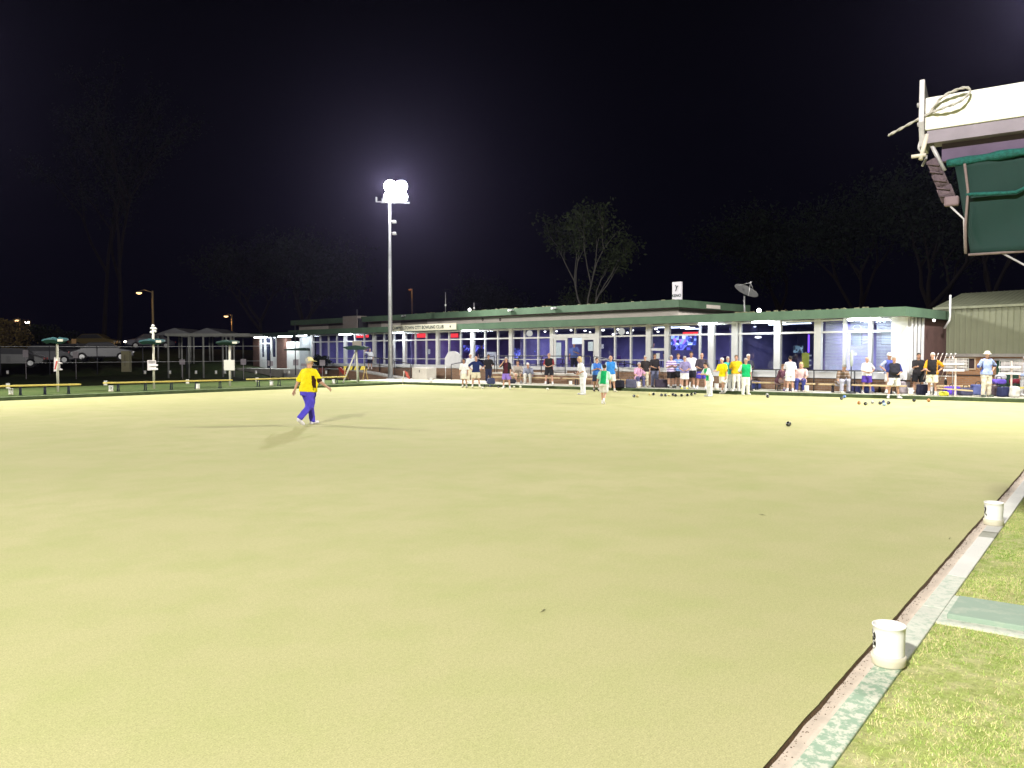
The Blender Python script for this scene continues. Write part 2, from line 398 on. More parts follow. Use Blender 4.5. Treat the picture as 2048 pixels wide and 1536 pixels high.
# ------------------------------------------------------------------ clubhouse
M_GREENP = mat('fascia_green', (.09, .155, .10), .6, .16, 1.2)
M_GREEND = mat('upper_fascia', (.08, .135, .08), .65, .2, 1.2)
M_WHITE = mat('white_paint', (.70, .70, .70), .5, .06, 3)
M_CREAM = mat('cream_wall', (.62, .56, .49), .75, .1, .8)
M_TAUPE = mat('taupe_wall', (.26, .23, .19), .8, .1, .8)
M_SOFF = mat('soffit', (.45, .47, .46), .7, .1, 2)
M_BRK = brick_mat('brown_brick', (.24, .13, .075), (.30, .17, .10), (.28, .24, .2))
M_BRKD = brick_mat('dark_brick', (.13, .06, .045), (.17, .08, .055), (.15, .12, .1))
M_GUT = mat('gutter_brown', (.10, .055, .05), .6, .15, 3)
M_ROOF = mat('roof_sheet', (.06, .08, .06), .7, .2, 3)
M_INFL = mat('carpet', (.03, .03, .055), .9, .3, 4)
M_INW = mat('inner_wall', (.26, .23, .42), .8, .35, .6)
M_INC = mat('inner_ceiling', (.28, .28, .40), .8, .1, 1)
M_TRIM = mat('trim_metal', (.5, .5, .5), .4, .1, 4, metal=.5)
M_DARK = mat('dark_metal', (.03, .03, .035), .5, .2, 4)
club = thing('clubhouse', W0, ROTB, 'long single storey glass fronted clubhouse with green fascias and raised upper roof', 'clubhouse')
FL = .72
club.scale = (KB,)*3; club.location = (W0.x*KB, W0.y*KB, EYE*(1 - KB))
SL, SR = -29.6, 13.75
def B(name, m, *bx, parent=None, bevel=0, kind=None):
    mb = MB()
    for b in bx: mb.box(*b)
    return mb.build(name, m, parent or club, bevel=bevel)
B('base_wall', M_BRK, (-29.6, SR - .05, .06, .35, 0, .84))
B('sill', M_WHITE, (-29.62, 4.95, -.06, .30, .842, 1.02))
B('sill', M_WHITE, (4.96, SR + .01, -.08, .30, .70, .96))
B('floor', M_INFL, (-29.5, SR - .1, .36, 8, FL - .1, FL))
B('ceiling', M_INC, (-29.5, SR - .1, .2, 8, 3.12, 3.19))
B('back_wall', M_INW, (-29.6, SR, 7.6, 7.8, 0, 3.4))
for s, c in ((-29.5, M_INW), (-18.6, M_INW), (-8.3, M_INW), (5.4, M_INW), (9.95, M_INW)):
    B('partition', c, (s, s + .12, .9 if s > -29 else .36, 7.6, FL, 3.12))
# verandah roof slab and fascia
B('roof', M_ROOF, (-29.6, SR + .2, -.93, 2.6, 3.3, 3.5), (2.1, SR + .2, 2.6, 9, 3.3, 3.49))
B('soffit', M_SOFF, (-29.58, SR + .15, -.93, .2, 3.2, 3.24))
B('fascia', M_GREENP, (-31.2, SR + .22, -1.0, -.94, 3.17, 3.53))
B('side_fascia', M_GREENP, (SR + .16, SR + .22, -.94, 4.3, 3.17, 3.53))
B('side_fascia', mat('faded_fascia', (.3, .27, .19), .7, .2, 2), (SR + .16, SR + .22, 4.303, 8.5, 3.17, 3.5))
# upper roof
for q in ((-35.6, -31.2), (-24.2, -21.9), (-18.9, 1.45)): B('upper_wall', M_CREAM, (*q, 2.6, 2.7, 3.3, 4.12))
for q in ((-31.2, -24.2), (-21.9, -18.9)): B('upper_wall', M_TAUPE, (*q, 2.61, 2.7, 3.3, 4.12))
B('upper_wall', M_CREAM, (1.35, 1.45, 2.702, 9, 3.3, 4.12))
B('gutter', M_GUT, (-35.7, 1.85, 2.02, 2.6, 4.08, 4.14), (1.46, 1.85, 2.6, 9, 4.08, 4.14))
B('upper_fascia', M_GREEND, (-35.8, 1.9, 1.94, 2.0, 4.11, 4.5))
B('upper_fascia', M_GREEND, (1.86, 1.92, 2.0, 9.2, 4.11, 4.5))
B('upper_roof', M_ROOF, (-35.7, 1.85, 2.01, 9.1, 4.3, 4.44))
# green roof edging clutter
mb = MB()
for i in range(70):
    s = random.uniform(-20, 1.5) if i < 40 else random.uniform(6.5, 13)
    d, z = (2.1, 4.5) if i < 40 else (-.9, 3.53)
    mb.box(s, s + random.uniform(.04, .22), d, d + .1, z, z + random.uniform(.02, .06))
mb.build('roof_debris', mat('leaf_litter', (.2, .2, .12), .9, .3, 5), club, ).__setitem__('kind', 'stuff')

# windows: bays between thick columns, each bay with its frame and glass
cols = [-29.5, -25.11, -21.59, -18.2, -14.8, -11.54, -8.24, -5.04]
def bay(s0, s1, inner, zs, rail=True, mid=None, wname='window', blind=False, glass=True):
    zt = 3.17
    g = MB().box(s0 + .05, s1 - .05, .105, .111, zs, zt).build(wname, GLASS, club)
    f = MB()
    f.box(s0, s1, .06, .16, zs, zs + .06); f.box(s0, s1, .06, .16, zt - .08, zt)
    f.box(s0, s1, .055, .165, 2.60, 2.68)
    if rail: f.box(s0, s1, .07, .15, 1.40, 1.44)
    if mid: f.box(s0, s1, .05, .17, mid - .06, mid + .06)
    for s, wd in inner: f.box(s - wd/2, s + wd/2, .045, .175, zs, zt)
    f.build('frame', M_WHITE, g)
    if blind:
        b = MB(); z = zs + .08
        while z < zt - .1:
            b.box(s0 + .1, s1 - .1, .24, .262, z, z + .040); z += .060 + .004*math.sin(z*9)
        b.build('blind', mat('blind_slat', (.75, .77, .8), .6, .05, 3), g)
    return g
for s in (-29.5, -25.11, -21.59, -18.2, -14.8, -11.54, -8.24, -5.04, -1.83, .3+1.11, 4.95, 6.17, 8.25, 10.08):
    wd = .26 if s < 1 else .30
    if abs(s - 2.45) < .1: wd = .3
    B('column', M_WHITE, (s - wd/2, s + wd/2, .0, .2, .72 if s > 4 else 1.0, 3.19))
B('column', M_WHITE, (2.36, 2.62, .0, .2, .84, 3.19))
B('column', M_WHITE, (13.12, 13.74, -.05, .24, .96, 3.19))
for a, b in ((-29.5, -25.11), (-21.59, -18.2), (-18.2, -14.8), (-14.8, -11.54), (-11.54, -8.24), (-8.24, -5.04)):
    L_ = b - a
    bay(a + .13, b - .13, [(a + L_/3, .09), (a + 2*L_/3, .09)] if a > -29 else [(a + L_*.25, .09), (a + L_*.5, .09), (a + L_*.75, .09)], 1.0)
bay(-24.98, -21.72, [(-23.92, .09), (-22.78, .09)], 1.0)
bay(-1.7, 1.27, [(-.71, .09), (.3, .09)], 1.0)
bay(1.55, 2.37, [], 1.0, mid=1.95)
bay(2.62, 4.81, [(4.32, .09)], 1.0, rail=False)
bay(5.09, 6.03, [], .96, rail=False)
bay(6.31, 8.11, [(6.44, .1)], .96, rail=False)
bay(8.39, 9.94, [], .96, rail=False)
bay(10.22, 11.16, [], .96, rail=False, blind=True)
B('column', M_WHITE, (11.16, 11.27, .0, .2, .96, 3.19))
bay(11.27, 12.2, [], .96, rail=False, blind=True)
B('column', M_WHITE, (12.2, 12.34, .0, .2, .96, 3.19))
bay(12.34, 13.12, [], .96, rail=False, blind=True)
# side wall of the right end
B('side_window', mat('side_pane', (.06, .06, .07), .2, .2, 2, spec=.5), (SR - .04, SR - .01, .24, 1.6, .9, 3.17))
for d in (.26, .66, 1.08, 1.5):
    B('side_mullion', M_WHITE, (SR - .01, SR + .07, d, d + .08, .9, 3.17))
B('side_wall', mat('side_brown', (.10, .055, .05), .85, .2, 2), (SR - .04, SR + .04, 1.62, 8, .8, 3.17))
B('side_base', M_BRK, (SR - .05, SR + .08, .36, 8, 0, .78))
# glazed entrance doors
def door(s0, s1, z0=FL, z1=2.62):
    d = MB(); d.box(s0, s0 + .13, .05, .13, z0, z1); d.box(s1 - .13, s1, .05, .13, z0, z1)
    d.box(s0 + .13, s1 - .13, .05, .13, z0, z0 + .22); d.box(s0 + .13, s1 - .13, .05, .13, z1 - .14, z1)
    o = d.build('door', M_WHITE, club)
    MB().box(s0 + .13, s1 - .13, .085, .091, z0 + .22, z1 - .14).build('pane', GLASS, o)
    MB().tube([(s1 - .06, .0, 1.55), (s1 - .06, -.05, 1.57), (s1 - .06, -.05, 1.88), (s1 - .06, .0, 1.9)], .012).build('handle', M_TRIM, o)
    return o
door(-4.9, -3.95); door(-2.9, -1.98)
B('door_head', M_WHITE, (-4.91, -1.96, .0, .18, 2.62, 2.8))
bay(-4.9, -1.97, [(-3.4, .09)], 2.72, rail=False)
# blue lit door on the left
for a in (-20.8, -19.3):
    pass
# entrance landing, ramp and base on the left
M_CONC = mat('pale_concrete', (.50, .47, .42), .85, .12, 2, .3)
B('landing', M_CONC, (-8.2, -1.0, -1.5, .05, .60, .70))
B('landing_base', M_BRK, (-8.15, -1.05, -1.45, .05, 0, .6))
# left wing: brick piers, white doors and louvres under the same eave
lw = thing('entrance_wing', WB(-30, 0), ROTB, 'brick and white entrance wing at the left end of the clubhouse under bright eave lights', 'building')
lw.scale = (KB,)*3; lw.location.z = EYE*(1 - KB)
def LW(name, m, *bx):
    mb = MB()
    for b in bx: mb.box(*b)
    return mb.build(name, m, lw)
def lws(px): return bl(px, 700)[0] + 30
a_ = {k: lws(k) for k in (500, 506, 518, 528, 541, 553, 573, 598, 600, 621)}
LW('brick_pier', M_BRKD, (a_[506], a_[518], .0, .4, .6, 3.1)); LW('brick_pier', M_BRKD, (a_[553], a_[573], .0, .4, .6, 3.1))
LW('window', mat('wing_glass', (.03, .035, .07), .1, .2, 2, spec=.6), (a_[518], a_[553], .12, .16, .6, 3.1))
LW('frame', M_WHITE, (a_[518], a_[518]+.3, .05, .12, .6, 3.1), (a_[528]-.1, a_[528]+.2, .05, .12, .6, 3.1), (a_[541]-.1, a_[541]+.15, .05, .12, .6, 3.1), (a_[553]-.25, a_[553], .05, .12, .6, 3.1),
   (a_[518]+.3, a_[528]-.1, .06, .115, 2.55, 2.66), (a_[528]+.2, a_[541]-.1, .06, .115, 2.55, 2.66), (a_[518]+.3, a_[528]-.1, .06, .115, .6, 1.5), (a_[541]+.15, a_[553]-.25, .06, .115, .6, 1.5))
LW('door', mat('bright_door', (.8, .8, .78), .5, .04, 2), (a_[573]+.01, a_[598], .02, .1, .6, 2.7))
LW('panel', mat('pale_blue_panel', (.45, .55, .62), .5, .08, 2), (a_[600], a_[621], .0, .1, .6, 3.1))
mb = MB()
for i in range(9):
    s = a_[600] + (a_[621]-a_[600])*i/9; mb.box(s, s+.05, -.04, .0, .6, 3.05)
mb.build('louvre', M_WHITE, lw)
LW('roof', mat('wing_roof', (.05, .09, .07), .7, .2, 2), (a_[500]-3, .35, -1.05, 5, 3.14, 3.4))
LW('floor', M_CONC, (a_[500]-6, .2, -2.2, 0, .0, .6))
LW('wall', M_BRKD, (a_[500]-6, a_[506]-2.5, 4.0, 4.2, .6, 3.1))
ramp = thing('access_ramp', WB(-21.6, -.4), ROTB, 'concrete access ramp with brick side sloping down from the clubhouse doors', 'ramp')
ramp.scale = (KB,)*3; ramp.location.z = EYE*(1 - KB)
Mr = Matrix.Rotation(math.pi/2, 4, 'X')
MB().prism([(-6, 0), (6.2, 0), (-.6, .62), (-6, .62)], 0.3, 1.2, Mr).build('ramp_base', M_BRK, ramp)
mb = MB(); mb.add([(-6, -1.2, .625), (-.6, -1.2, .625), (6.2, -1.2, .01), (6.2, -.3, .01), (-.6, -.3, .625), (-6, -.3, .625), (-6, -1.2, .70), (-.6, -1.2, .70), (6.2, -1.2, .08), (6.2, -.3, .08), (-.6, -.3, .70), (-6, -.3, .70)],
   [(0, 1, 2, 3, 4, 5), (6, 7, 10, 11), (7, 8, 9, 10), (0, 6, 7, 1), (1, 7, 8, 2), (2, 8, 9, 3)]); mb.build('ramp_deck', M_CONC, ramp)
def railing(name, pts, label, hgt=.95, n=None, mids=(.5,), r=.025, m=M_DARK, grp=None):
    c = Vector(pts[0]); t = thing(name, c, 0, label, 'railing', grp)
    P = [Vector(p) - c for p in pts]
    mb = MB(); mb.tube([p + Vector((0, 0, hgt)) for p in P], r, 8); mb.build('handrail', m, t)
    for k in mids:
        MB().tube([p + Vector((0, 0, hgt*k)) for p in P], r*.7, 6).build('mid_rail', m, t)
    for i in range(len(P)-1):
        q = max(1, int((P[i+1]-P[i]).length / 1.6))
        for j in range(q + (1 if i == len(P)-2 else 0)):
            p = P[i].lerp(P[i+1], j/q); MB().cyl(p, p + Vector((0, 0, hgt)), r).build('post', m, t)
    return t
railing('railing', [WB(-20.5, -1.5, .72), WB(-15.6, -1.5, .14)], 'dark pipe handrail sloping down beside the ramp left of the concrete block')
railing('railing', [WB(-7.9, -1.42, .70), WB(-1.1, -1.42, .70)], 'dark pipe railing along the landing in front of the glass entrance doors')
railing('railing', [WB(-.9, -1.42, .70), WB(2.2, -1.42, .14)], 'thin handrail sloping down to the right of the entrance landing', mids=())
railing('railing', [WB(-8.1, -1.42, .70), WB(-11.8, -1.42, .14)], 'thin handrail sloping down to the left of the entrance landing', mids=())
railing('railing', [WB(6.8, -.55, .12), WB(13.6, -.55, .12)], 'low dark pipe railing in front of the large right hand windows', hgt=.9, mids=(.62,))

# interior lighting and contents
PUR = (.58, .56, 1.0); BLU = (.62, .72, 1.0); WHT = (.85, .92, 1.0)
for s, e, c in ((-27, 28, PUR), (-22, 20, PUR), (-16.5, 14, (.7, .45, .9)), (-11.5, 24, PUR), (-6, 30, PUR), (-2.5, 40, BLU), (1, 30, (.6, .55, 1)), (4, 22, BLU), (7.5, 3, BLU), (9.2, 14, (.5, .6, 1)), (11.7, 200, WHT)):
    lamp('AREA', 'room_light', (s, 3.6, 3.08), e*3.8, c, club, shape='RECTANGLE', size=2.2, size_y=3.0)
M_TUBE = emis('tube_glow', (.88, .95, 1.0), 30)
M_DOT = emis('downlight_glow', (1, .97, .9), 9)
M_RED = emis('red_glow', (1, .05, .06), 1.6)
def tubes(s, d, L=1.3, label='', z=3.19, big=1.0, e=18):
    t = thing('strip_light', WB(s, d, z), ROTB, label, 'strip light', 'lit strip lights under the clubhouse eave')
    MB().box(-L/2, L/2, -.07*big, .07*big, -.035, 0).build('fitting', M_WHITE, t)
    MB().box(-L/2 + .03, L/2 - .03, -.055*big, .055*big, -.035 - .06*big, -.036).build('tube', M_TUBE, t)
    lamp('AREA', 'tube_light', (0, 0, -.12*big), e, (.85, .95, 1), t, shape='RECTANGLE', size=L, size_y=.1)
sx_ = lambda px, py, off=-.45: bl(px, py, off)[0]
tubes(sx_(1527, 641), -.5, 1.05, 'long lit strip light under the eave above the dark window left of the open doorway', big=1.3, e=26)
tubes(sx_(1729, 637), -.5, 1.35, 'longest lit strip light under the eave above the slatted blinds', big=1.5, e=40)
tubes(sx_(941, 662), -.5, 1.5, 'lit strip light under the eave right of the club name sign', e=12)
tubes(sx_(793, 667), -.5, 1.6, 'lit strip light under the eave below the left end of the name sign', e=12)
tubes(sx_(692, 670), -.5, 1.6, 'lit strip light under the eave between the umbrella stand and the blue windows', e=12)
tubes(sx_(604, 671), -.5, 1.4, 'lit strip light at the left end of the glass front', e=12)
tubes(sx_(571, 671), -.5, 1.9, 'bright strip light above the white wing door', big=1.8, e=45)
tubes(sx_(522, 672), -.5, 1.9, 'bright strip light above the brick pier of the entrance wing', big=1.6, e=25)
tubes(sx_(1412, 644), -.3, 1.0, 'dim strip light above the group of standing players', e=5)
# small interior lights and decor as things
n_ = 0
for px, py, r, off in ((1090, 660, .07, 2), (1113, 662, .07, 2), (1206, 657, .09, 2), (1236, 658, .08, 2), (1232, 666, .07, 2.5), (1255, 665, .07, 3), (1265, 660, .08, 2), (1312, 653, .09, 2), (1316, 663, .07, 3), (1227, 668, .09, 2.6), (1142, 660, .07, 2), (1170, 661, .08, 1.6), (1180, 664, .06, 2.4), (662, 674, .07, 2), (1400, 670, .05, 4)):
    s, z = bl(px, py, off); s, z = bl(px, max(py, 652), off)
    if z > 3.1: z = 3.06
    t = thing('downlight', WB(s, off, z), ROTB, 'small round lit ceiling light inside behind the upper panes', 'ceiling light', 'round ceiling lights inside the clubhouse')
    MB().lathe([(.0, -r*.8), (r*.8, -r*.5), (r, 0)], 14).build('globe', M_DOT, t)
    MB().cyl((0, 0, 0), (0, 0, .05), r*.5).build('fitting', M_WHITE, t)
for px, py, lab in ((1059, 667, 'pale paper lantern hanging behind the pane left of the glass entrance'), (1243, 663, 'white ball lantern hanging behind the window right of the doors')):
    s, z = bl(px, py, .9)
    t = thing('paper_lantern', WB(s, .9, z), ROTB, lab, 'lantern')
    MB().lathe([(.0, -.19)] + [(.19*math.sin(math.pi*k/10), -.19*math.cos(math.pi*k/10)) for k in range(1, 10)] + [(0, .19)], 16).build('shade', emis('lantern_glow', (1, .97, .8), .75), t)
    MB().cyl((0, 0, .19), (0, 0, 3.1 - z), .006, n=5).build('cord', M_DARK, t)
for px, py, L, off in ((1343, 654, .9, 2), (1375, 655, .9, 2.2), (1362, 650, 1.0, 1.5), (1330, 650, .9, 1.2), (1385, 657, .9, 3), (1492, 653, 1.1, 3), (1597, 643, 1.2, 1.0), (1557, 644, 1.0, 1.6)):
    s, z = bl(px, py, off); z = min(z, 3.09)
    t = thing('tube_light', WB(s, off, z), ROTB, 'lit tube light on the ceiling inside behind the right hand windows', 'tube light', 'ceiling tube lights inside the clubhouse')
    MB().box(-L/2, L/2, -.05, .05, 0, .03).build('fitting', M_WHITE, t)
    MB().cyl((-L/2, 0, -.02), (L/2, 0, -.02), .022).build('tube', emis('inner_tube', (.8, .9, 1), 5), t)
def panel(name, px0, py0, px1, py1, off, m, label, cat, th=.03, group=None):
    s0, z1 = bl(px0, py0, off); s1, z0 = bl(px1, py1, off)
    t = thing(name, WB((s0+s1)/2, off, z0), ROTB, label, cat, group)
    wd, h = abs(s1 - s0)/2, max(z1 - z0, .02)
    MB().box(-wd, wd, 0, th, 0, h).build('board', m, t)
    return t, wd, h
def patchy(name, cols, sc):      # a lit screen or poster full of small coloured blocks
    m = bpy.data.materials.new(name); m.use_nodes = True; n = m.node_tree; b = n.nodes['Principled BSDF']; L = n.links
    t = n.nodes.new('ShaderNodeTexCoord'); v = n.nodes.new('ShaderNodeTexVoronoi'); v.distance = 'CHEBYCHEV'; v.inputs['Scale'].default_value = sc
    L.new(t.outputs['Object'], v.inputs[0]); s = n.nodes.new('ShaderNodeSeparateColor'); L.new(v.outputs['Color'], s.inputs[0])
    r = n.nodes.new('ShaderNodeValToRGB'); r.color_ramp.interpolation = 'CONSTANT'; L.new(s.outputs[0], r.inputs[0])
    el = r.color_ramp.elements
    while len(el) < len(cols): el.new(.5)
    for i, c in enumerate(cols): el[i].position = i/len(cols); el[i].color = (*c, 1)
    L.new(r.outputs[0], b.inputs['Base Color']); L.new(r.outputs[0], b.inputs['Emission Color']); b.inputs['Emission Strength'].default_value = .9
    return m
M_BAR = patchy('bar_display', [(.05, .08, .4), (.3, .5, 1), (.7, .8, 1), (.02, .03, .12), (.4, .2, .8), (.1, .2, .7), (.55, .65, 1)], 5)
M_GAM = patchy('machine_glow', [(.02, .02, .1), (.1, .1, .5), (.03, .04, .2), (.2, .25, .9), (.02, .02, .08)], 6)
panel('bar_display', 1337, 668, 1393, 690, 3.5, M_BAR, 'bright blue lit display of bottles behind the window above the standing group', 'bar display')
t_, w_, h_ = panel('red_sign', 1365, 664, 1396, 671, 3.2, M_RED, 'small red glowing strip above the blue lit bar display', 'lit sign')
for px0, px1, lab in ((712, 737, 'red glow of a sign behind the windows by the umbrella stand'), (833, 852, 'red lit sign behind the upper pane below the name sign'), (900, 916, 'red lit panel behind the upper pane right of the name sign')):
    panel('red_sign', px0, 667, px1, 675, 1.2, M_RED, lab, 'lit sign')
for i, (x0, y0, x1, y1, off, lab) in enumerate(((1026, 696, 1044, 716, 2.0, 'blue glowing round gaming display behind the left lantern window'), (1053, 700, 1070, 714, 2.0, 'blue glowing gaming display with a pale clover shape'), (926, 690, 975, 705, 5, 'row of pale blue glowing screens deep inside the room'), (1345, 690, 1385, 700, 4.5, 'dark bar shelf with small blue lights'))):
    panel('gaming_screen', x0, y0, x1, y1, off, M_GAM, lab, 'screen')
s, z = bl(1060, 703, 1.9); t = thing('clover_sign', WB(s, 1.9, z), ROTB, 'pale four leaf shape glowing on the blue gaming display', 'lit sign')
mb = MB()
for k in range(4): 
    a = k*math.pi/2 + math.pi/4; mb.cyl((.12*math.cos(a), 0, .12*math.sin(a)), (.12*math.cos(a), .03, .12*math.sin(a)), .1, n=14)
mb.build('lamp_face', emis('clover_glow', (.7, .8, 1), .9), t)
panel('whiteboard', 972, 703, 992, 731, .5, mat('board_white', (.7, .68, .66), .5, .03, 2), 'blank cream display board standing inside the window behind the black shirted player', 'board')
panel('poster', 855, 698, 860, 708, .18, M_WHITE, 'white notice on the window right of the mast', 'notice')
panel('poster', 1200, 688, 1207, 697, .16, M_WHITE, 'white notice on the window beside the right entrance door', 'notice')
panel('poster', 1176, 683, 1186, 702, .04, mat('notice_pale', (.5, .6, .68), .6, .15, 8), 'pair of pale notices on the right entrance door', 'notice')
panel('poster', 1112, 684, 1122, 716, .04, mat('notice_pale', (.5, .6, .68), .6, .15, 8), 'column of small notices on the left entrance door', 'notice')
panel('poster', 1312, 706, 1319, 717, .03, M_WHITE, 'white notice beside the two men by the white bucket', 'notice')
panel('poster', 1144, 674, 1166, 688, .5, emis('bright_sheet', (.85, .95, 1), 1.0), 'bright white lit sheet above the man standing in the doorway', 'lit sign')
panel('poster', 782, 681, 788, 691, .04, M_WHITE, 'white notice on the blue door left of the mast', 'notice')
for px in (1703, 1712):
    s, z = bl(px, 708, .14); t = thing('window_sticker', WB(s, .09, z), ROTB, 'round white sticker on the middle blind window', 'sticker', 'pair of round window stickers')
    MB().cyl((0, 0, 0), (0, .004, 0), .075, n=16).build('disc', M_WHITE, t)
s, z = bl(1714, 655, .05); t = thing('neon_ring', WB(s, .06, z), ROTB, 'oval ring of small white lights in the middle blind window', 'lit sign')
for k in range(14):
    a = 2*math.pi*k/14; MB().box(.17*math.cos(a) - .014, .17*math.cos(a) + .014, -.01, .01, .10*math.sin(a) - .009, .10*math.sin(a) + .009).build('light_dot', emis('ring_glow', (.8, .95, 1), 1.6), t)
for px0, py0, px1, py1, off, lab in ((1763, 662, 1785, 688, 1.8, 'framed pale picture inside behind the right blind'), (1704, 665, 1722, 690, 2.2, 'pale picture inside behind the middle blind')):
    t, wd, h = panel('picture', px0, py0, px1, py1, off, emis('pic_glow', (.65, .85, .95), .8), lab, 'picture')
    MB().box(-wd-.04, wd+.04, .035, .06, -.04, h+.04).build('frame', M_DARK, t)
t, wd, h = panel('lit_panel', 1648, 650, 1662, 742, 1.6, emis('tall_panel', (.6, .75, 1), .55), 'tall pale lit panel inside behind the left blind', 'panel')
t, wd, h = panel('violet_light', 1616, 668, 1618.5, 705, 2.0, emis('violet', (.25, .1, 1), 2.2), 'thin upright violet light beside the shelves in the doorway window', 'lit sign')
panel('menu_screen', 1586, 691, 1606, 706, 3.0, patchy('dim_screen', [(.02, .03, .05), (.12, .2, .25), (.02, .03, .04), (.25, .35, .4)], 9), 'dim screen inside the large doorway window', 'screen')
s, z = bl(1512, 674, 1.0)
t = thing('ceiling_globe', WB(s, 1.2, 2.5), ROTB, 'oval white lit globe behind the big dark window', 'ceiling light')
MB().lathe([(.0, -.06), (.13, -.04), (.16, 0), (.13, .04), (0, .06)], 16).build('globe', emis('globe_glow', (1, .98, .9), 3), t)
MB().cyl((0, 0, .05), (0, 0, .58), .008, n=5).build('cord', M_DARK, t)
# tables and chairs inside the big room
M_WD = mat('table_wood', (.2, .13, .07), .5, .2, 4)
for i, (s, d) in enumerate(((-13.2, 2.2), (-10.4, 3.4), (-7.0, 2.4), (-.9, 2.0), (.6, 2.6), (3.4, 2.2))):
    t = thing('table', WB(s, d, FL), ROTB, 'small dark table inside behind the windows', 'table', 'tables inside the clubhouse')
    MB().box(-.5, .5, -.4, .4, .7, .74).build('tabletop', M_WD, t)
    for x in (-.42, .42):
        for y in (-.32, .32): MB().cyl((x, y, 0), (x, y, .7), .025).build('leg', M_DARK, t)
    for sg in (-1, 1):
        c = thing('chair', WB(s + sg*.85, d, FL), ROTB + sg*math.pi/2, 'padded chair drawn up to a table inside', 'chair', 'chairs inside the clubhouse')
        MB().box(-.21, .21, -.21, .21, .43, .49).build('seat', mat('chair_purple', (.12, .06, .2), .8, .2, 5), c, bevel=.02)
        MB().box(-.2, .2, -.23, -.18, .55, .95).build('backrest', MC['chair_purple'], c, bevel=.02)
        for x in (-.18, .18):
            for y in (-.18, .18): MB().cyl((x, y, 0), (x, y, .43), .015, n=6).build('leg', M_TRIM, c)

# name sign on the fascia
def text_mesh(body, size, name, m, parent, loc, rot=(math.pi/2, 0, 0), ext=.004, sx=1.0, bold=0.0):
    cu = bpy.data.curves.new(name, 'FONT'); cu.body = body; cu.size = size; cu.align_x = 'CENTER'; cu.align_y = 'CENTER'; cu.extrude = ext; cu.offset = bold
    tmp = bpy.data.objects.new(name + '_tmp', cu); COL.objects.link(tmp)
    dg = bpy.context.evaluated_depsgraph_get(); me = bpy.data.meshes.new_from_object(tmp.evaluated_get(dg)); me.name = name
    COL.objects.unlink(tmp); bpy.data.objects.remove(tmp)
    me.materials.clear(); me.materials.append(m)
    o = bpy.data.objects.new(name, me); COL.objects.link(o); o.parent = parent; o.location = loc; o.rotation_euler = rot; o.scale = (sx, 1, 1)
    return o
s0, _ = bl(774, 655, -1.05); s1, _ = bl(915, 655, -1.05)
t = thing('name_sign', WB((s0+s1)/2, -1.06, 3.20), ROTB, 'long cream board lettered CAMPBELLTOWN CITY BOWLING CLUB on the green fascia', 'sign')
Wd = (s1 - s0)/2
MB().box(-Wd, Wd, 0, .04, 0, .40).build('board', mat('sign_cream', (.62, .60, .48), .6, .06, 2), t)
o = text_mesh('CAMPBELLTOWN CITY BOWLING CLUB', .30, 'lettering', mat('sign_ink', (.03, .05, .05), .6, .1, 3), t, (-.35, -.006, .20), bold=.004)
o.scale.x = (Wd*2*.76) / max(o.dimensions.x, .1)
MB().lathe([(0, 0), (.07, 0)], 12, M=Matrix.Translation((Wd - .55, -.004, .2)) @ Matrix.Rotation(math.pi/2, 4, 'X')).build('emblem', MC['sign_ink'], t)
s0, _ = bl(768, 655, -1.05)
# box sign on the upper roof corner
s, z = bl(1349, 600, 2.0)
t = thing('roof_sign', WB(s + .02, 2.15, 4.5), ROTB, 'upright white box sign reading KENO on the corner of the upper roof', 'sign')
MB().box(-.27, .27, 0, .14, 0, .95).build('panel', mat('sign_white', (.62, .6, .64), .5, .05, 2), t)
text_mesh('KENO', .21, 'lettering', MC['sign_ink'], t, (0, -.006, .22), bold=.004)
mb = MB(); mb.tube([(-.06, -.008, .78), (.0, -.008, .66), (.09, -.008, .74)], .022, 6); mb.tube([(.03, -.008, .68), (-.06, -.008, .46)], .022, 6); mb.build('mark', MC['sign_ink'], t)
# satellite dish
s, z = bl(1489, 628, 1.0)
t = thing('satellite_dish', WB(s, 1.0, 3.5), ROTB, 'large grey satellite dish tilted on a mast above the verandah roof', 'satellite dish')
MB().cyl((0, 0, 0), (0, 0, .95), .04).build('mast', M_TRIM, t)
cen = Vector((.12, -.15, 1.10)); nrm = Vector((.10, -.78, -.40)).normalized()
nrm = Vector((.565, -.145, .82)).normalized()
q = nrm.to_track_quat('Z', 'Y').to_matrix().to_4x4()
prof = [(.0, 0.0), (.2, .012), (.4, .05), (.55, .10), (.60, .12)]
mb = MB(); mb.lathe(prof, 30, M=Matrix.Translation(cen) @ q); mb.build('dish', mat('dish_grey', (.08, .08, .078), .6, .08, 3), t)
mb = MB()
for a in (0, 2.1, 4.2): mb.cyl(cen + q.to_3x3() @ Vector((.52*math.cos(a), .52*math.sin(a), .09)), cen + q.to_3x3() @ Vector((0, 0, .55)), .01, n=5)
mb.cyl(cen + q.to_3x3() @ Vector((0, 0, .5)), cen + q.to_3x3() @ Vector((0, 0, .6)), .04); mb.build('feed_arm', M_TRIM, t)
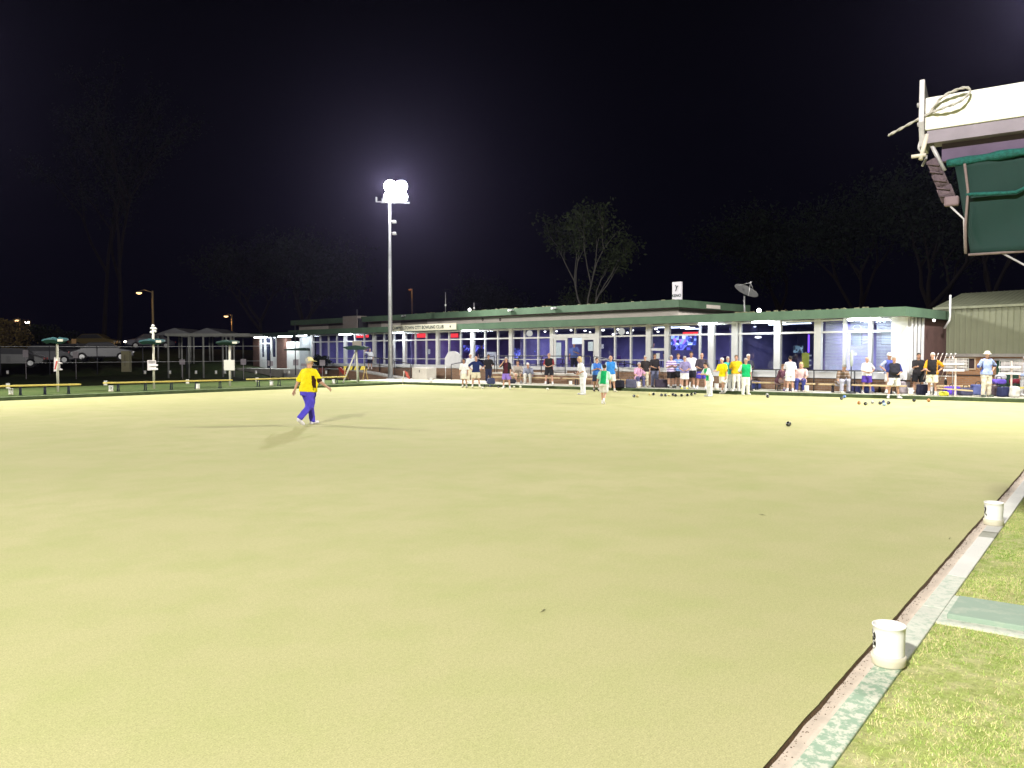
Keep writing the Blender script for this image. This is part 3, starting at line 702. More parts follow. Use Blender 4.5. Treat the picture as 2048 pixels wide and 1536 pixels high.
# antennas, pipe, roof plant, roof lamps
for px, py, topy, off, zb, lab, r in ((891, 625, 583, 2.3, 4.45, 'thin tall antenna on the upper roof right of the mast', .02), (948, 620, 605, 2.6, 4.45, 'short thin pole on the upper roof', .02), (714, 632, 618, 2.6, 4.45, 'very short antenna near the grey roof box', .015)):
    s, _ = bl(px, py, off); _, zt = bl(px, topy, off)
    t = thing('antenna', WB(s, off, zb), 0, lab, 'antenna'); MB().cyl((0, 0, 0), (0, 0, zt - zb), r, n=6).build('pole', M_TRIM, t)
    if r > .018: MB().box(-.05, .05, -.05, .05, (zt - zb)*.35, (zt - zb)*.35 + .12).build('box', M_WHITE, t)
s, zt = bl(1850, 605, 0.0)
t = thing('vent_pipe', WB(SR + .32, 3.5, 2.2), ROTB, 'white upright vent pipe at the side of the clubhouse before the olive shed', 'pipe')
MB().tube([(-.1, 0, .62), (.12, -.05, .95), (.14, -.05, 1.15), (.14, -.05, 2.05)], .045).build('pipe', M_WHITE, t)
s0, zt = bl(687, 632, 1.7); s1, zb = bl(717, 657, 1.7)
t = thing('roof_plant', WB((s0+s1)/2, 1.6, 3.5), ROTB, 'square taupe plant box standing on the verandah roof at the left', 'plant box')
MB().box(-(s1-s0)/2, (s1-s0)/2, 0, .9, 0, zt - 3.5).build('casing', mat('plant_box', (.30, .26, .23), .7, .08, 2), t, bevel=.01)
MB().box((s1-s0)/2, (s1-s0)/2 + .14, .05, .85, 0, zt - 3.7).build('duct', M_DARK, t)
for px, py, off, e, lab in ((939, 619, 2.6, 14, 'small round white lamp on the upper roof'), (1518, 625, -.3, 12, 'small white lamp on the verandah roof edge')):
    s, z = bl(px, py, off); zb = 4.45 if off > 1 else 3.53
    t = thing('roof_lamp', WB(s, off, zb), ROTB, lab, 'lamp')
    MB().lathe([(.06, -.1), (.09, -.04), (.085, .05), (0, .1)], 12, c=(0, 0, max(z - zb, .12))).build('globe', emis('roof_lamp_glow', (1, 1, .95), e), t)
    MB().cyl((0, 0, -.02), (0, 0, max(z - zb, .12)), .02).build('stem', M_DARK, t)
for px in (965, 1000):
    s, z = bl(px, 639, 2.58); t = thing('round_vent', WB(s, 2.585, z), ROTB, 'dark round vent in the cream upper wall', 'vent', 'pair of round vents in the upper wall')
    MB().cyl((0, 0, 0), (0, .02, 0), .10, n=16).build('grille', M_GUT, t); MB().cyl((0, -.01, 0), (0, .0, 0), .05, n=12).build('hub', M_TAUPE, t)
for px, py in ((809, 632), (1023, 621), (1110, 617)):
    s, z = bl(px, py, 1.9); t = thing('roof_spotlight', WB(s, 1.88, min(z, 4.42)), ROTB, 'small unlit spotlight clipped to the upper fascia', 'spotlight', 'unlit spotlights on the upper fascia')
    MB().box(-.2, -.04, -.14, 0, -.05, .07).build('head', M_WHITE, t); MB().box(.02, .2, -.14, 0, -.02, .07).build('second_head', M_TRIM, t); MB().box(-.1, .1, 0, .06, -.02, .03).build('bracket', M_DARK, t)
s, z = bl(1438, 617, 1.9)
t = thing('small_sign', WB(1.93, 5.0, 4.15), ROTB, 'pale rectangular panel on the side of the upper fascia beside the dish', 'panel'); MB().box(0, .04, -.5, .9, 0, .2).build('board', M_CREAM, t)

# ------------------------------------------------------------------ olive shed on a brick base
A = at(1868.5, 660, 37.3); A = Vector((A.x, A.y, 0)); SD = Vector((.58, -.815, 0)).normalized(); SB = Vector((.815, .58, 0)).normalized()
rz = math.atan2(SD.y, SD.x)
shed = thing('shed', A, rz, 'olive corrugated steel shed over a brown brick base at the right edge', 'shed')
LS = 12
M_OLV = mat('olive_steel', (.235, .245, .165), .5, .06, 1, metal=.1)
prof = []; x = 0
while x < LS:
    prof += [(x, 0), (x + .165, 0), (x + .18, -.03), (x + .205, -.03), (x + .22, 0)]; x += .24
mb = MB(); vs = [(x, y, 1.74) for x, y in prof] + [(x, y, 3.80) for x, y in prof]; n = len(prof)
mb.add(vs, [(i, i+1, i+1+n, i+n) for i in range(n-1)]); mb.build('cladding', M_OLV, shed)
mb = MB().box(0, .03, .01, 5, 1.74, 3.80); mb.build('end_wall', M_OLV, shed)
mb = MB()
vs = [(x, -.10 , 3.79 - y*.6) for x, y in prof] + [(x, 2.4, 4.54 - y*.6) for x, y in prof]
mb.add(vs, [(i, i+1, i+1+n, i+n) for i in range(n-1)]); mb.build('roof', mat('shed_roof', (.17, .18, .12), .5, .12, 1.5), shed)
MB().box(-.02, LS, -.13, -.10, 3.70, 3.80).build('gutter', mat('shed_gutter', (.24, .25, .17), .5, .1, 2), shed)
mb = MB().box(-.15, LS, -.06, .4, 1.60, 1.738); mb.build('bearer', mat('bearer', (.30, .28, .25), .7, .15, 3), shed)
def shx(px, py=730):
    d = ray(px, py); det = d.x * (-SD.y) - d.y * (-SD.x)
    t = (A.x * (-SD.y) - A.y * (-SD.x)) / det; p = d * t
    return (Vector((p.x, p.y, 0)) - A).dot(SD), EYE + d.z*t
xd0, _ = shx(1990); xd1, _ = shx(2043); xw0, zw1 = shx(1922, 717); xw1, zw0 = shx(1948, 737)
xw0, _ = shx(1906, 717)
MB().box(-.6, xd0, .06, .3, 0, 1.6).box(xd0, xd1, .06, .3, 1.45, 1.6).box(xd1, LS, .06, .3, 0, 1.6).build('base_wall', brick_mat('shed_brick', (.34, .17, .08), (.40, .21, .10), (.32, .24, .18)), shed)
mb = MB(); z = .0
while z < 1.44: mb.box(xd0, xd1, .13, .16, z, z + .07); mb.box(xd0, xd1, .14, .16, z + .07, z + .085); z += .085
mb.build('roller_door', mat('door_green', (.035, .09, .06), .5, .12, 2), shed)
mb = MB(); mb.box(xd0 - .05, xd1 + .05, .02, .06, 1.45, 1.53); mb.build('door_lintel', M_TRIM, shed)
wn = MB().box(xw0, xw1, .055, .06, zw0, zw1).build('window', mat('shed_pane', (.07, .05, .05), .25, .2, 2), shed)
MB().box(xw0 - .05, xw0, .02, .06, zw0 - .05, zw1 + .05).box(xw1, xw1 + .05, .02, .06, zw0 - .05, zw1 + .05).box(xw0, xw1, .02, .06, zw1, zw1 + .05).box(xw0, xw1, .02, .06, zw0 - .05, zw0).build('frame', mat('frame_tan', (.6, .47, .33), .6, .1, 3), wn)
MB().box(-.6, xd0, .03, .06, .78, .82).build('string_course', M_DARK, shed)
# little dark gap wall and pole between clubhouse and shed
p = at(1858, 700, 37.5); t = thing('gap_fence', Vector((p.x, p.y, 0)), ROTB, 'grey brown board fence closing the gap between clubhouse and shed', 'fence')
MB().box(-.35, .45, 0, .05, 0, 2.6).build('board_panel', mat('gap_board', (.2, .17, .17), .8, .2, 3), t); MB().box(-.40, -.35, -.03, .08, 0, 3.0).build('post', M_TRIM, t)
p = at(1868, 641, 34.5); t = thing('wall_lamp', p, 0, 'small white lamp at the corner of the olive shed', 'lamp')
MB().lathe([(.0, -.05), (.05, -.02), (.05, .03), (0, .06)], 10).build('globe', emis('wl_glow', (1, 1, .95), 8), t); MB().cyl((0, 0, .05), (.05, .25, .08), .012).build('bracket', M_TRIM, t)

# ------------------------------------------------------------------ furniture round the green
M_YEL = mat('bench_yellow', (.62, .50, .12), .6, .1, 3)
M_SLATW = mat('bench_timber', (.55, .42, .24), .7, .15, 4)
M_LEG = mat('bench_leg', (.03, .035, .06), .6, .2, 4)
def bench(p0, p1, zg, label, seat=M_YEL, grp=None, nleg=5, hgt=.40, wd=.26, th=.06):
    p0 = Vector((p0.x, p0.y, zg)); p1 = Vector((p1.x, p1.y, zg)); d = p1 - p0; L_ = d.length
    t = thing('bench', p0, math.atan2(d.y, d.x), label, 'bench', grp)
    MB().box(0, L_, -wd/2, wd/2, hgt - th, hgt).build('seat', seat, t, bevel=.006)
    for i in range(nleg):
        x = L_*(i + .5)/nleg
        mb = MB(); mb.box(x - .03, x + .03, -wd/2 + .02, wd/2 - .02, hgt - th - .05, hgt - th); mb.cyl((x, -wd/2 + .03, 0), (x, -wd/2 + .06, hgt - th), .025); mb.cyl((x, wd/2 - .03, 0), (x, wd/2 - .06, hgt - th), .025); mb.box(x - .04, x + .04, -wd/2, wd/2, 0, .02)
        mb.build('leg', M_LEG, t)
    return t
gb = 'long yellow benches on the left bank'
bench(gp(-330, 777, .54), gp(160, 766, .54), .115, 'long yellow bench running off the left edge of the photo', grp=gb, nleg=9)
bench(gp(208, 763.5, .54), gp(463, 757.8, .54), .115, 'long yellow bench behind the second scoreboard post', grp=gb)
bench(gp(495, 756.5, .54), gp(690, 751.5, .54), .115, 'yellow bench passing behind the walking man in yellow', grp=gb)
for x0, y0, x1, y1, lab in ((985, 765.5, 1118, 768.5, 'timber bench with two seated men left of the entrance'), (1128, 769, 1290, 774.5, 'timber bench below the entrance landing'), (1492, 779, 1628, 783.5, 'bench with a seated woman under the doorway window'),
        (1638, 784, 1812, 789, 'bench with the man in the brown vest under the blinds'), (1845, 788, 1988, 789.5, 'timber bench in front of the brick shed wall'), (2008, 792, 2120, 795, 'yellowish bench before the green roller door')):
    bench(gp(x0, y0, .11), gp(x1, y1, .11), .11, lab, seat=M_SLATW if x0 < 2000 else M_YEL, grp='timber benches along the clubhouse', nleg=3, hgt=.36)

# rink marker buckets
M_BUCK = mat('bucket_white', (.82, .81, .77), .45, .04, 4, spec=.4)
M_BUCKB = mat('bucket_base', (.62, .58, .44), .5, .06, 4)
M_INK = mat('ink_black', (.015, .015, .015), .6, .1, 3)
def bucket(p, rz=0, sc=1.0, num=None, label=None, group=None):
    t = thing('rink_marker', p, rz, label, 'rink marker', group); t.scale = (sc, sc, sc)
    prof = [(.0, .004), (.083, .0), (.087, .008), (.089, .038), (.091, .058), (.083, .060), (.080, .062)]
    MB().lathe(prof, 36).build('base', M_BUCKB, t)
    prof = [(.0795, .055), (.0800, .10), (.0825, .20), (.084, .232), (.087, .234), (.0875, .243), (.084, .245), (.081, .240), (.078, .2), (.075, .1), (.0, .062)]
    b = MB().lathe(prof, 36).build('bucket', M_BUCK, t)
    if num:
        o = text_mesh(num, .15, 'number', M_INK, t, (0, 0, 0), rot=(0, 0, 0), ext=.0, bold=.006)
        me = o.data
        for v in me.vertices:
            a = v.co.x*.9/.083 - math.pi/2 ; z = v.co.y + .145; r = .0815 + (z - .1)*.028
            v.co = Vector((r*math.cos(a), r*math.sin(a), z))
        me.update()
    return t
def px_scale(p, hpx): return 1
b_ = bucket(gp(1777, 1328, .12), R(-96), .93, '3', 'nearest white rink marker bucket on the green painted kerb'); b_.scale.z = .84
b_ = bucket(gp(1987, 1049, .12), R(-100), .95, '2', 'second white rink marker bucket on the pale kerb beside the darker patch'); b_.scale.z = .86
mk = [(16, 777), (22, 790), (211, 771), (222, 783.5), (375, 768), (396, 778.5), (514, 764), (543, 771.5), (646, 766), (667, 768)]
lb = ['small white rink marker at the far left below the first bench, upper of the pair', 'small white rink marker at the far left on the kerb, lower of the pair', 'small white rink marker at the start of the second bench', 'white rink marker numbered 13 on the kerb below the second bench start',
      'small white rink marker under the second bench near its right end', 'white rink marker on the kerb left of the third scoreboard post', 'small white rink marker below the left end of the third bench', 'white rink marker on the kerb below the third bench', 'small white rink marker right of the walking man', 'white rink marker below the right end of the third bench']
proto = None
for (px, py), l in zip(mk, lb):
    if '13' in l: bucket(gp(px, py, .12), R(0), 1.05, '13', l, 'white rink markers on the far banks'); continue
    if proto is None: proto = bucket(gp(px, py, .12), 0, 1.0, None, l, 'white rink markers on the far banks'); continue
    c = copy_tree(proto); c.location = gp(px, py, .12); c['label'] = l; c.rotation_euler.z = random.random()*6
for px, py, l in ((862, 764.5, 'lone white rink marker on the far kerb right of the corner flag'), (1141, 771.5, 'white rink marker on the far kerb below the entrance'), (1277, 775, 'white bucket on the path beside the man in cream trousers'), (1613, 784, 'white bucket on the path right of the seated woman'),
                  (1821, 790, 'white bucket in front of the man in black and red'), (1433, 779.5, 'white bucket behind the bending man in green'), (1377, 776, 'low pale bucket between the standing group legs')):
    c = copy_tree(proto); c.location = gp(px, py, .115); c['label'] = l; s = 1.15 if px > 1200 else 1.0; c.scale = (s, s, s)

# scoreboards under small shades on the left bank
M_SHADE = mat('shade_teal', (.010, .055, .058), .7, .2, 3); M_SHADE2 = mat('shade_green', (.007, .03, .022), .7, .2, 3)
M_POST = mat('post_cream', (.60, .58, .48), .6, .08, 3); M_SGN = mat('board_pale', (.60, .55, .55), .6, .06, 3)
def scoreboard(px, py, label, shade=M_SHADE, shpx=(0, 0), topz=2.06, pxs=(28, 21), board='slant', tail=True, extra=0):
    p = gp(px, py, .115); s = p.y / F; rz = math.atan2(E1.y, E1.x) - math.pi/2 - .0
    t = thing('scoreboard', p, 0, label, 'scoreboard', 'shaded scoreboards on the left bank')
    MB().cyl((0, 0, -.03), (0, 0, topz + extra), .05).build('post', M_POST, t)
    w0, w1 = -pxs[0]*s, pxs[1]*s; cx = (w0+w1)/2; hw = (w1-w0)/2
    mb = MB(); vs = []
    for z, k in ((topz + .0, .62), (topz + .12, 1.0), (topz + .18, .96), (topz + .24, .3)):
        for a in range(14):
            th = 2*math.pi*a/14; vs.append((cx + hw*k*math.cos(th), hw*.9*k*math.sin(th), z + .03*math.sin(th*3)))
    fs = [(j*14+i, j*14+(i+1) % 14, (j+1)*14+(i+1) % 14, (j+1)*14+i) for j in range(3) for i in range(14)] + [tuple(range(14))[::-1], tuple(42+i for i in range(14))]
    mb.add(vs, fs); mb.build('canopy', shade, t)
    if tail: MB().box(cx + hw*.70, cx + hw + .06, -hw*.95, -hw*.90, topz + .07, topz + .17).build('end_batten', M_POST, t)
    if board == 'slant':
        mb = MB(); mb.prism([(-.20, 0), (.06, .04), (.06, .60), (-.17, .62)], -.09, -.06, Matrix.Rotation(math.pi/2, 4, 'X') @ Matrix.Identity(4)); o = mb.build('panel', M_SGN, t); o.location = (0, 0, .86)
        mb = MB(); mb.box(-.03, .02, -.02, .0, 0, .36); o = mb.build('mark', mat('score_red', (.5, .06, .05), .6, .1, 3), t); o.location = (-.05, -.09, .96); o.rotation_euler = (0, .25, 0)
    elif board == 'tab':
        MB().box(-.25, .14, -.09, -.06, .85, 1.32).build('panel', M_SGN, t)
        for z in (.92, 1.10): MB().box(-.15, .24, -.13, -.095, z - .04, z + .04).build('number_plate', M_WHITE, t)
        mb = MB()
        for i in range(3): mb.box(-.2 + i*.0, .1, -.097, -.092, 1.18 + i*.04, 1.195 + i*.04)
        mb.build('writing', M_INK, t)
    else:
        MB().box(-.27, .27, -.09, -.06, .78, 1.31).build('panel', mat('panel_cream', (.64, .62, .55), .6, .05, 3), t, bevel=.01)
    if board == 'slant':
        for z in (.95, 1.22): MB().cyl((.06, -.02, z), (.2, -.02, z), .035).build('knob', M_SGN, t)
    return t
scoreboard(116, 783.5, 'scoreboard post with a slanted pink board below a small teal shade at the far left')
t = scoreboard(308, 777.5, 'scoreboard post with stacked white plates and cameras above a teal and green shade', board='tab', pxs=(28, 23), extra=.8)
mb = MB(); 
for x, z in ((-.08, 2.62), (.09, 2.66), (-.06, 2.8), (.1, 2.78), (0, 2.92)): mb.lathe([(0, -.07), (.06, -.04), (.07, .02), (0, .07)], 10, (x, 0, z))
mb.build('camera_cluster', M_WHITE, t)
scoreboard(460, 771.5, 'scoreboard post with a blank square cream board below a dark green shade', shade=M_SHADE2, board='square', pxs=(27, 20))
p = gp(591, 750, .3)
t = thing('scoreboard', p, 0, 'far scoreboard with a thin dark post and flat dark green shade before the white door', 'scoreboard', 'shaded scoreboards on the left bank')
sc = p.y/F; MB().cyl((0, 0, 0), (0, 0, 3.6), .03).build('post', M_DARK, t)
mb = MB(); mb.prism([(-18*sc, .02), (26*sc, 0), (26*sc, .16), (22*sc, .2), (-5*sc, .14), (-18*sc, .1)], -.5, .5, Matrix.Rotation(math.pi/2, 4, 'X')); o = mb.build('canopy', M_SHADE2, t); o.location.z = EYE + 6*sc - .3 + .05
p = gp(715, 764.5, .115)
t = thing('scoreboard', p, 0, 'tripod scoreboard with slanted cream legs and a dark green shade beside the mast', 'scoreboard', 'shaded scoreboards on the left bank')
sc = p.y/F
for a, b in (((0, 0, 0), (-.05, 0, 1.85)), ((-25*sc, -.5, 0), (-.05, 0, 1.85)), ((-.1, .9, 0), (-.05, 0, 1.85))): MB().cyl(a, b, .045).build('leg', M_POST, t)
mb = MB(); mb.prism([(-27*sc, .16), (-16*sc, 0), (12*sc, 0), (23*sc, .16), (0, .26)], -.55, .55, Matrix.Rotation(math.pi/2, 4, 'X')); o = mb.build('canopy', M_SHADE2, t); o.location.z = 1.85
MB().box(-.26, .22, -.1, .2, 2.05, 2.35).build('top_box', M_TAUPE, t)

# striped barrier, cone, flag post, block, banner
p = gp(690, 758, .115)
t = thing('barrier', gp(711, 760, .115), .02, 'yellow and black striped barrier board on timber trestles', 'barrier')
mb = MB(); mb.box(-.72, .72, -.02, .02, .62, .86); mb.build('board', mat('barrier_yellow', (.55, .44, .05), .6, .1, 3), t)
mb = MB()
for i in range(4):
    x = -.62 + i*.38; mb.add([(x, -.024, .62), (x + .14, -.024, .62), (x + .24, -.024, .86), (x + .10, -.024, .86)], [(0, 1, 2, 3)])
mb.build('stripe', M_INK, t)
for x in (-.6, .6):
    MB().cyl((x - .12, -.2, 0), (x, 0, .8), .025).cyl((x + .12, .25, 0), (x, 0, .8), .025).build('trestle', mat('trestle', (.35, .25, .08), .7, .1, 3), t)
p = gp(744, 746, .5)
t = thing('folded_barrier', WB(-22.6, -1.9, .35), ROTB, 'red folded plastic barrier lying by the ramp under the man in the white shirt', 'barrier')
mb = MB(); mb.prism([(-.45, .42), (-.2, .5), (.55, .1), (.5, -.05), (.2, -.02)], -.05, .05, Matrix.Rotation(math.pi/2, 4, 'X')); mb.build('panel', mat('plastic_red', (.55, .07, .05), .5, .1, 3), t)
mb = MB(); mb.cyl((-.3, 0, .42), (-.38, 0, -.25), .02); mb.cyl((.4, 0, .05), (.45, 0, -.25), .02); mb.build('foot', MC['plastic_red'], t)
p = gp(805, 768.5, .0)
t = thing('corner_flag', p, 0, 'white corner post with a drooping red flag at the far corner of the green', 'flag')
MB().cyl((0, 0, -.05), (.10, 0, .75), .022).build('pole', M_POST, t)
mb = MB(); vs = []
for i in range(7):
    for j in range(5):
        vs.append((.10 + .05*j + .03*i*.9, -.02 + .02*math.sin(i + j), .80 - .07*i - .03*j))
mb.add(vs, [(i*5+j, i*5+j+1, (i+1)*5+j+1, (i+1)*5+j) for i in range(6) for j in range(4)])
o = mb.build('cloth', mat('flag_red', (.5, .1, .08), .8, .2, 6), t); md = o.modifiers.new('t', 'SOLIDIFY'); md.thickness = .008
p = gp(881, 758.5, .11); t = thing('concrete_block', WB(-14.2, -1.55, .11), ROTB, 'large pale concrete box with a dark latch standing at the foot of the ramp', 'box')
MB().box(-.72, .75, -.4, .4, 0, .74).build('casing', M_CONC, t, bevel=.015); MB().box(.0, .06, -.415, -.40, .45, .62).build('latch', M_DARK, t)
t = thing('banner', WB(-11.9, -1.2, .11), ROTB, 'pale grey arch topped banner standing on legs behind the men in white and navy', 'banner')
mb = MB(); pts = [(-.75, .85), (.75, .85), (.75, 1.35)] + [(.75*math.cos(a), 1.35 + .45*math.sin(a)) for a in np.linspace(0.1, 2.2, 8)] + [(-.75, 1.35)]
mb.prism(pts, -.02, .02, Matrix.Rotation(math.pi/2, 4, 'X')); mb.build('panel', mat('banner_grey', (.42, .42, .44), .7, .1, 3), t)
for x in (-.7, .7): MB().cyl((x, 0, 0), (x, 0, .9), .02).build('leg', M_TRIM, t)
# the shrub in a pot near the wing
def shrub(p, rx, rz_, n, m, label, name='shrub', pot=None, cat='shrub', zc=None, stem=M_GUT, leaf=.07):
    t = thing(name, p, 0, label, cat)
    zc = zc or rz_
    v = rng.normal(0, 1, (n, 3)); v /= np.linalg.norm(v, axis=1)[:, None]; rr = rng.random(n)**.45
    lump = 1 + .25*np.sin(v[:, 0]*4 + 1)*np.sin(v[:, 2]*5)
    c = v*rr[:, None]*lump[:, None]*np.array([rx, rx, rz_]) + np.array([0, 0, zc])
    leaves(c, leaf, 'foliage', m, t)
    MB().tube([(0, 0, 0), (.03, 0, zc*.6), (0, .03, zc)], [.05*rx + .03, .03, .01], 6).build('stem', stem, t)
    if pot: MB().lathe([(0, 0), (.16, 0), (.22, .4), (.2, .4), (.0, .36)], 14).build('pot', mat('pot_red', (.2, .06, .04), .7, .1, 3), t)
    return t
def leaves(c, size, name, m, parent):
    n = len(c); d1 = rng.normal(0, 1, (n, 3)); d1 /= np.linalg.norm(d1, axis=1)[:, None]; d2 = np.cross(d1, rng.normal(0, 1, (n, 3))); d2 /= np.linalg.norm(d2, axis=1)[:, None] + 1e-9
    s = size*rng.uniform(.6, 1.4, n)[:, None]
    v = np.stack([c - d1*s, c + d2*s*.45, c + d1*s, c - d2*s*.45], 1).reshape(-1, 3)
    me = bpy.data.meshes.new(name); me.vertices.add(4*n); me.vertices.foreach_set('co', v.reshape(-1)); me.loops.add(4*n); me.loops.foreach_set('vertex_index', np.arange(4*n, dtype=np.int32))
    me.polygons.add(n); me.polygons.foreach_set('loop_start', np.arange(0, 4*n, 4, dtype=np.int32)); me.update(); me.materials.append(m)
    o = bpy.data.objects.new(name, me); COL.objects.link(o); o.parent = parent; return o
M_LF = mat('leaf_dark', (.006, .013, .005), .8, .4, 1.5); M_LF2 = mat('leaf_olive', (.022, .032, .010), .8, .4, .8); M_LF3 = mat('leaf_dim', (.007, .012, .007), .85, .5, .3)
shrub(WB(bl(647, 720, -1.6)[0], -1.8, .35), .75, .45, 1500, M_LF, 'dark green bushy pot plant in front of the left windows', 'pot_plant', True, 'plant', zc=.95)

# signs on stakes round the second green beyond the left bank
M_SG = mat('stake_board', (.34, .30, .32), .7, .1, 3)
t0 = None
for px, top, bot, lab in ((365, 719, 745, 'under the pergola posts at the left'), (487, 718, 748, 'left of the entrance wing steps'), (541, 722, 748, 'before the wing windows'), (592, 719, 750, 'before the white door'), (608, 727, 742, 'low and pale behind the walking man'), (645, 720, 750, 'right of the walking man near the pot plant'), (52, 700, 738, 'tall and thin by the parked cars'), (152, 703, 738, 'thin one left of the second bench')):
    Y = 58; p = at(px, bot, Y); zt = at(px, top, Y).z
    if t0 is None:
        t0 = thing('stake_sign', p, 0, '', 'sign', 'small square signs on stakes round the second green'); MB().cyl((0, 0, -.6), (0, 0, 1), .022, n=6).build('stake', M_SG, t0); MB().box(-.19, .19, -.03, -.01, .62, 1.0).build('board', M_SG, t0); c = t0
    else: c = copy_tree(t0)
    c.location = p; c.scale = (1, 1, max(.5, zt - p.z)); c['label'] = 'small square sign on a thin stake, ' + lab
mk0 = None
for px in (15, 290, 340, 392, 432, 450, 512, 578, 652):
    p = at(px, 748, 60)
    if mk0 is None: mk0 = bucket(p, 0, 1.0, None, 'dim white marker far off on the second green beyond the left bank', 'dim markers on the second green')
    else: mk0_ = copy_tree(mk0); mk0_.location = p
# pergola and gabled pavilion
M_PG = mat('pergola_grey', (.22, .22, .2), .7, .1, 3)
base = at(337, 736, 60); t = thing('pergola', base, 0, 'long grey pergola on thin posts at the left of the entrance wing', 'pergola')
for px in (337, 364, 378, 407, 446, 462, 468):
    p = at(px, 736, 60 + (3 if px in (364, 446, 468) else 0)) - base; MB().cyl((p.x, p.y, -.9), (p.x, p.y, 2.3), .07).build('post', M_PG, t)
x1 = at(500, 700, 60).x - base.x
MB().box(-.2, x1, -.08, .08, 2.3, 2.5).build('beam', M_PG, t); MB().box(-.2, x1, 2.9, 3.06, 2.3, 2.5).build('beam', M_PG, t)
mb = MB()
for i in range(9): xx = x1*i/8; mb.box(xx - .04, xx + .04, .1, 2.88, 2.32, 2.46)
mb.build('rafters', M_PG, t)
for px, Y, lab in ((372, 72, 'left of the two dim gable roofs behind the pergola'), (435, 72, 'right of the two dim gable roofs behind the pergola')):
    p = at(px, 672, Y); t = thing('pavilion', Vector((p.x, p.y, .3)), 0, lab, 'pavilion', 'gable roofed pavilions behind the pergola')
    h = p.z - .3; mb = MB(); mb.prism([(-1.7, 0), (1.7, 0), (1.7, .06), (0, .62), (-1.7, .06)], -2.5, 2.5, Matrix.Rotation(math.pi/2, 4, 'X')); o = mb.build('roof', mat('pav_roof', (.16, .16, .17), .7, .15, 1), t); o.location.z = h
    for x in (-1.5, 1.5):
        for y in (-2.2, 2.2): MB().cyl((x, y, 0), (x, y, h), .07).build('post', M_PG, t)
# fence line with cable
t = thing('fence', at(0, 693, 50), 0, 'thin dark wire fence crossing behind the left scoreboards', 'fence')
b0 = at(0, 693, 50); e = at(540, 692, 56) - b0
MB().tube([(-12, -1, 0), (0, 0, 0), e*.5 + Vector((0, 0, -.03)), e], .016, 5).build('wire', M_TRIM, t); MB().tube([(-12, -1, -1.0), (0, 0, -1.0), e + Vector((0, 0, -1.0))], .012, 5).build('wire', M_TRIM, t)
for k in range(7):
    q = e*(k/6); MB().cyl((q.x, q.y, q.z + .02), (q.x, q.y, -1.75), .03, n=6).build('post', M_DARK, t)

# street lamps
M_SOD = emis('sodium_glow', (1, .60, .26), 3.0)
M_POLE = mat('lamp_post_wood', (.28, .2, .1), .8, .15, 3)
def street(px, py, Y, polepx, zb, label, e, col=(1, .55, .22), r=.16, gm=None):
    L_ = at(px, py, Y); pb = at(polepx, py, Y); t = thing('street_lamp', Vector((pb.x, pb.y, zb)), 0, label, 'street lamp', 'street lamps beyond the club grounds')
    d = L_ - Vector((pb.x, pb.y, zb))
    MB().tube([(0, 0, 0), (0, 0, d.z + .15)], [.12, .08]).build('pole', M_POLE, t)
    MB().tube([(0, 0, d.z), (d.x*.6, 0, d.z + .25), (d.x, 0, d.z + .12)], .035, 6).build('arm', M_POLE, t)
    h = MB().lathe([(0, .14), (.18, .10), (.22, .0)], 12, (d.x, 0, d.z)).build('head', M_HOUS, t)
    MB().lathe([(r*.98, .0), (r, -.05), (r*.6, -.14), (0, -.17)], 12, (d.x, 0, d.z)).build('lamp_glass', gm or M_SOD, h)
    lamp('POINT', 'street_light', (d.x, 0, d.z - .35), e, col, t, shadow_soft_size=.15)
    return t
street(278, 585, 74, 305, 1.9, 'street lamp with an orange glow on a timber pole above the car park', 70, r=.24)
street(452, 632, 100, 464, 1.5, 'orange street lamp seen above the right pergola gable', 120, r=.26)
street(34, 640, 90, 40, 1.9, 'orange lamp among the bushes at the far left, left of a pair', 160, r=.3)
street(55, 644, 96, 60, 1.9, 'whiter lamp among the bushes at the far left, right of a pair', 40, (1, .9, .75), .25, emis('pale_glow', (1, .95, .85), 40))
street(1569, 624, 72, 1574, 0, 'orange lamp showing just above the clubhouse roof at the right', 60, r=.26)
street(820, 579, 150, 824, 0, 'faint orange lamp far off above the clubhouse roof', 60, r=.3, gm=emis('faint_orange', (1, .35, .1), .6))

# parked cars
def car(px, py, Y, rz, col, label, zb=None, lights=False):
    p = at(px, py, Y); t = thing('parked_car', Vector((p.x, p.y, p.z if zb is None else zb)), rz, label, 'car', 'cars parked beyond the left bank')
    sec = [(-2.1, .35), (-2.15, .7), (-1.5, .92), (-.9, 1.38), (.55, 1.42), (1.25, .98), (2.05, .82), (2.15, .4)]
    mb = MB(); mb.prism(sec + [(1.7, .28), (-1.7, .28)], -.82, .82, Matrix.Rotation(math.pi/2, 4, 'X')); mb.build('body', mat('car_%s' % name_(col), col, .3, .05, 2, spec=.6), t, bevel=.08)
    mb = MB(); mb.prism([(-1.35, .95), (-.85, 1.32), (.5, 1.36), (1.1, .98)], -.835, .835, Matrix.Rotation(math.pi/2, 4, 'X')); mb.build('window', M_DARK, t)
    for x in (-1.3, 1.3):
        for y in (-.8, .8):
            wv = MB().cyl((x, y - .1, .32), (x, y + .1, .32), .32, n=18).build('wheel', mat('tyre', (.02, .02, .02), .8, .1, 3), t)
            MB().cyl((x, y - .11, .32), (x, y + .11, .32), .18, n=12).build('rim', M_TRIM, wv)
    for y in (-.6, .6):
        MB().box(-2.2, -2.1, y - .16, y + .16, .58, .72).build('tail_light', M_RED if False else mat('tail_red', (.3, .02, .02), .3, .1, 3), t)
        MB().box(2.08, 2.16, y - .16, y + .16, .6, .74).build('headlight', emis('car_light', (1, .9, .7), 12) if lights else M_TRIM, t)
    return t
def name_(c): return '%d_%d_%d' % tuple(int(x*100) for x in c)
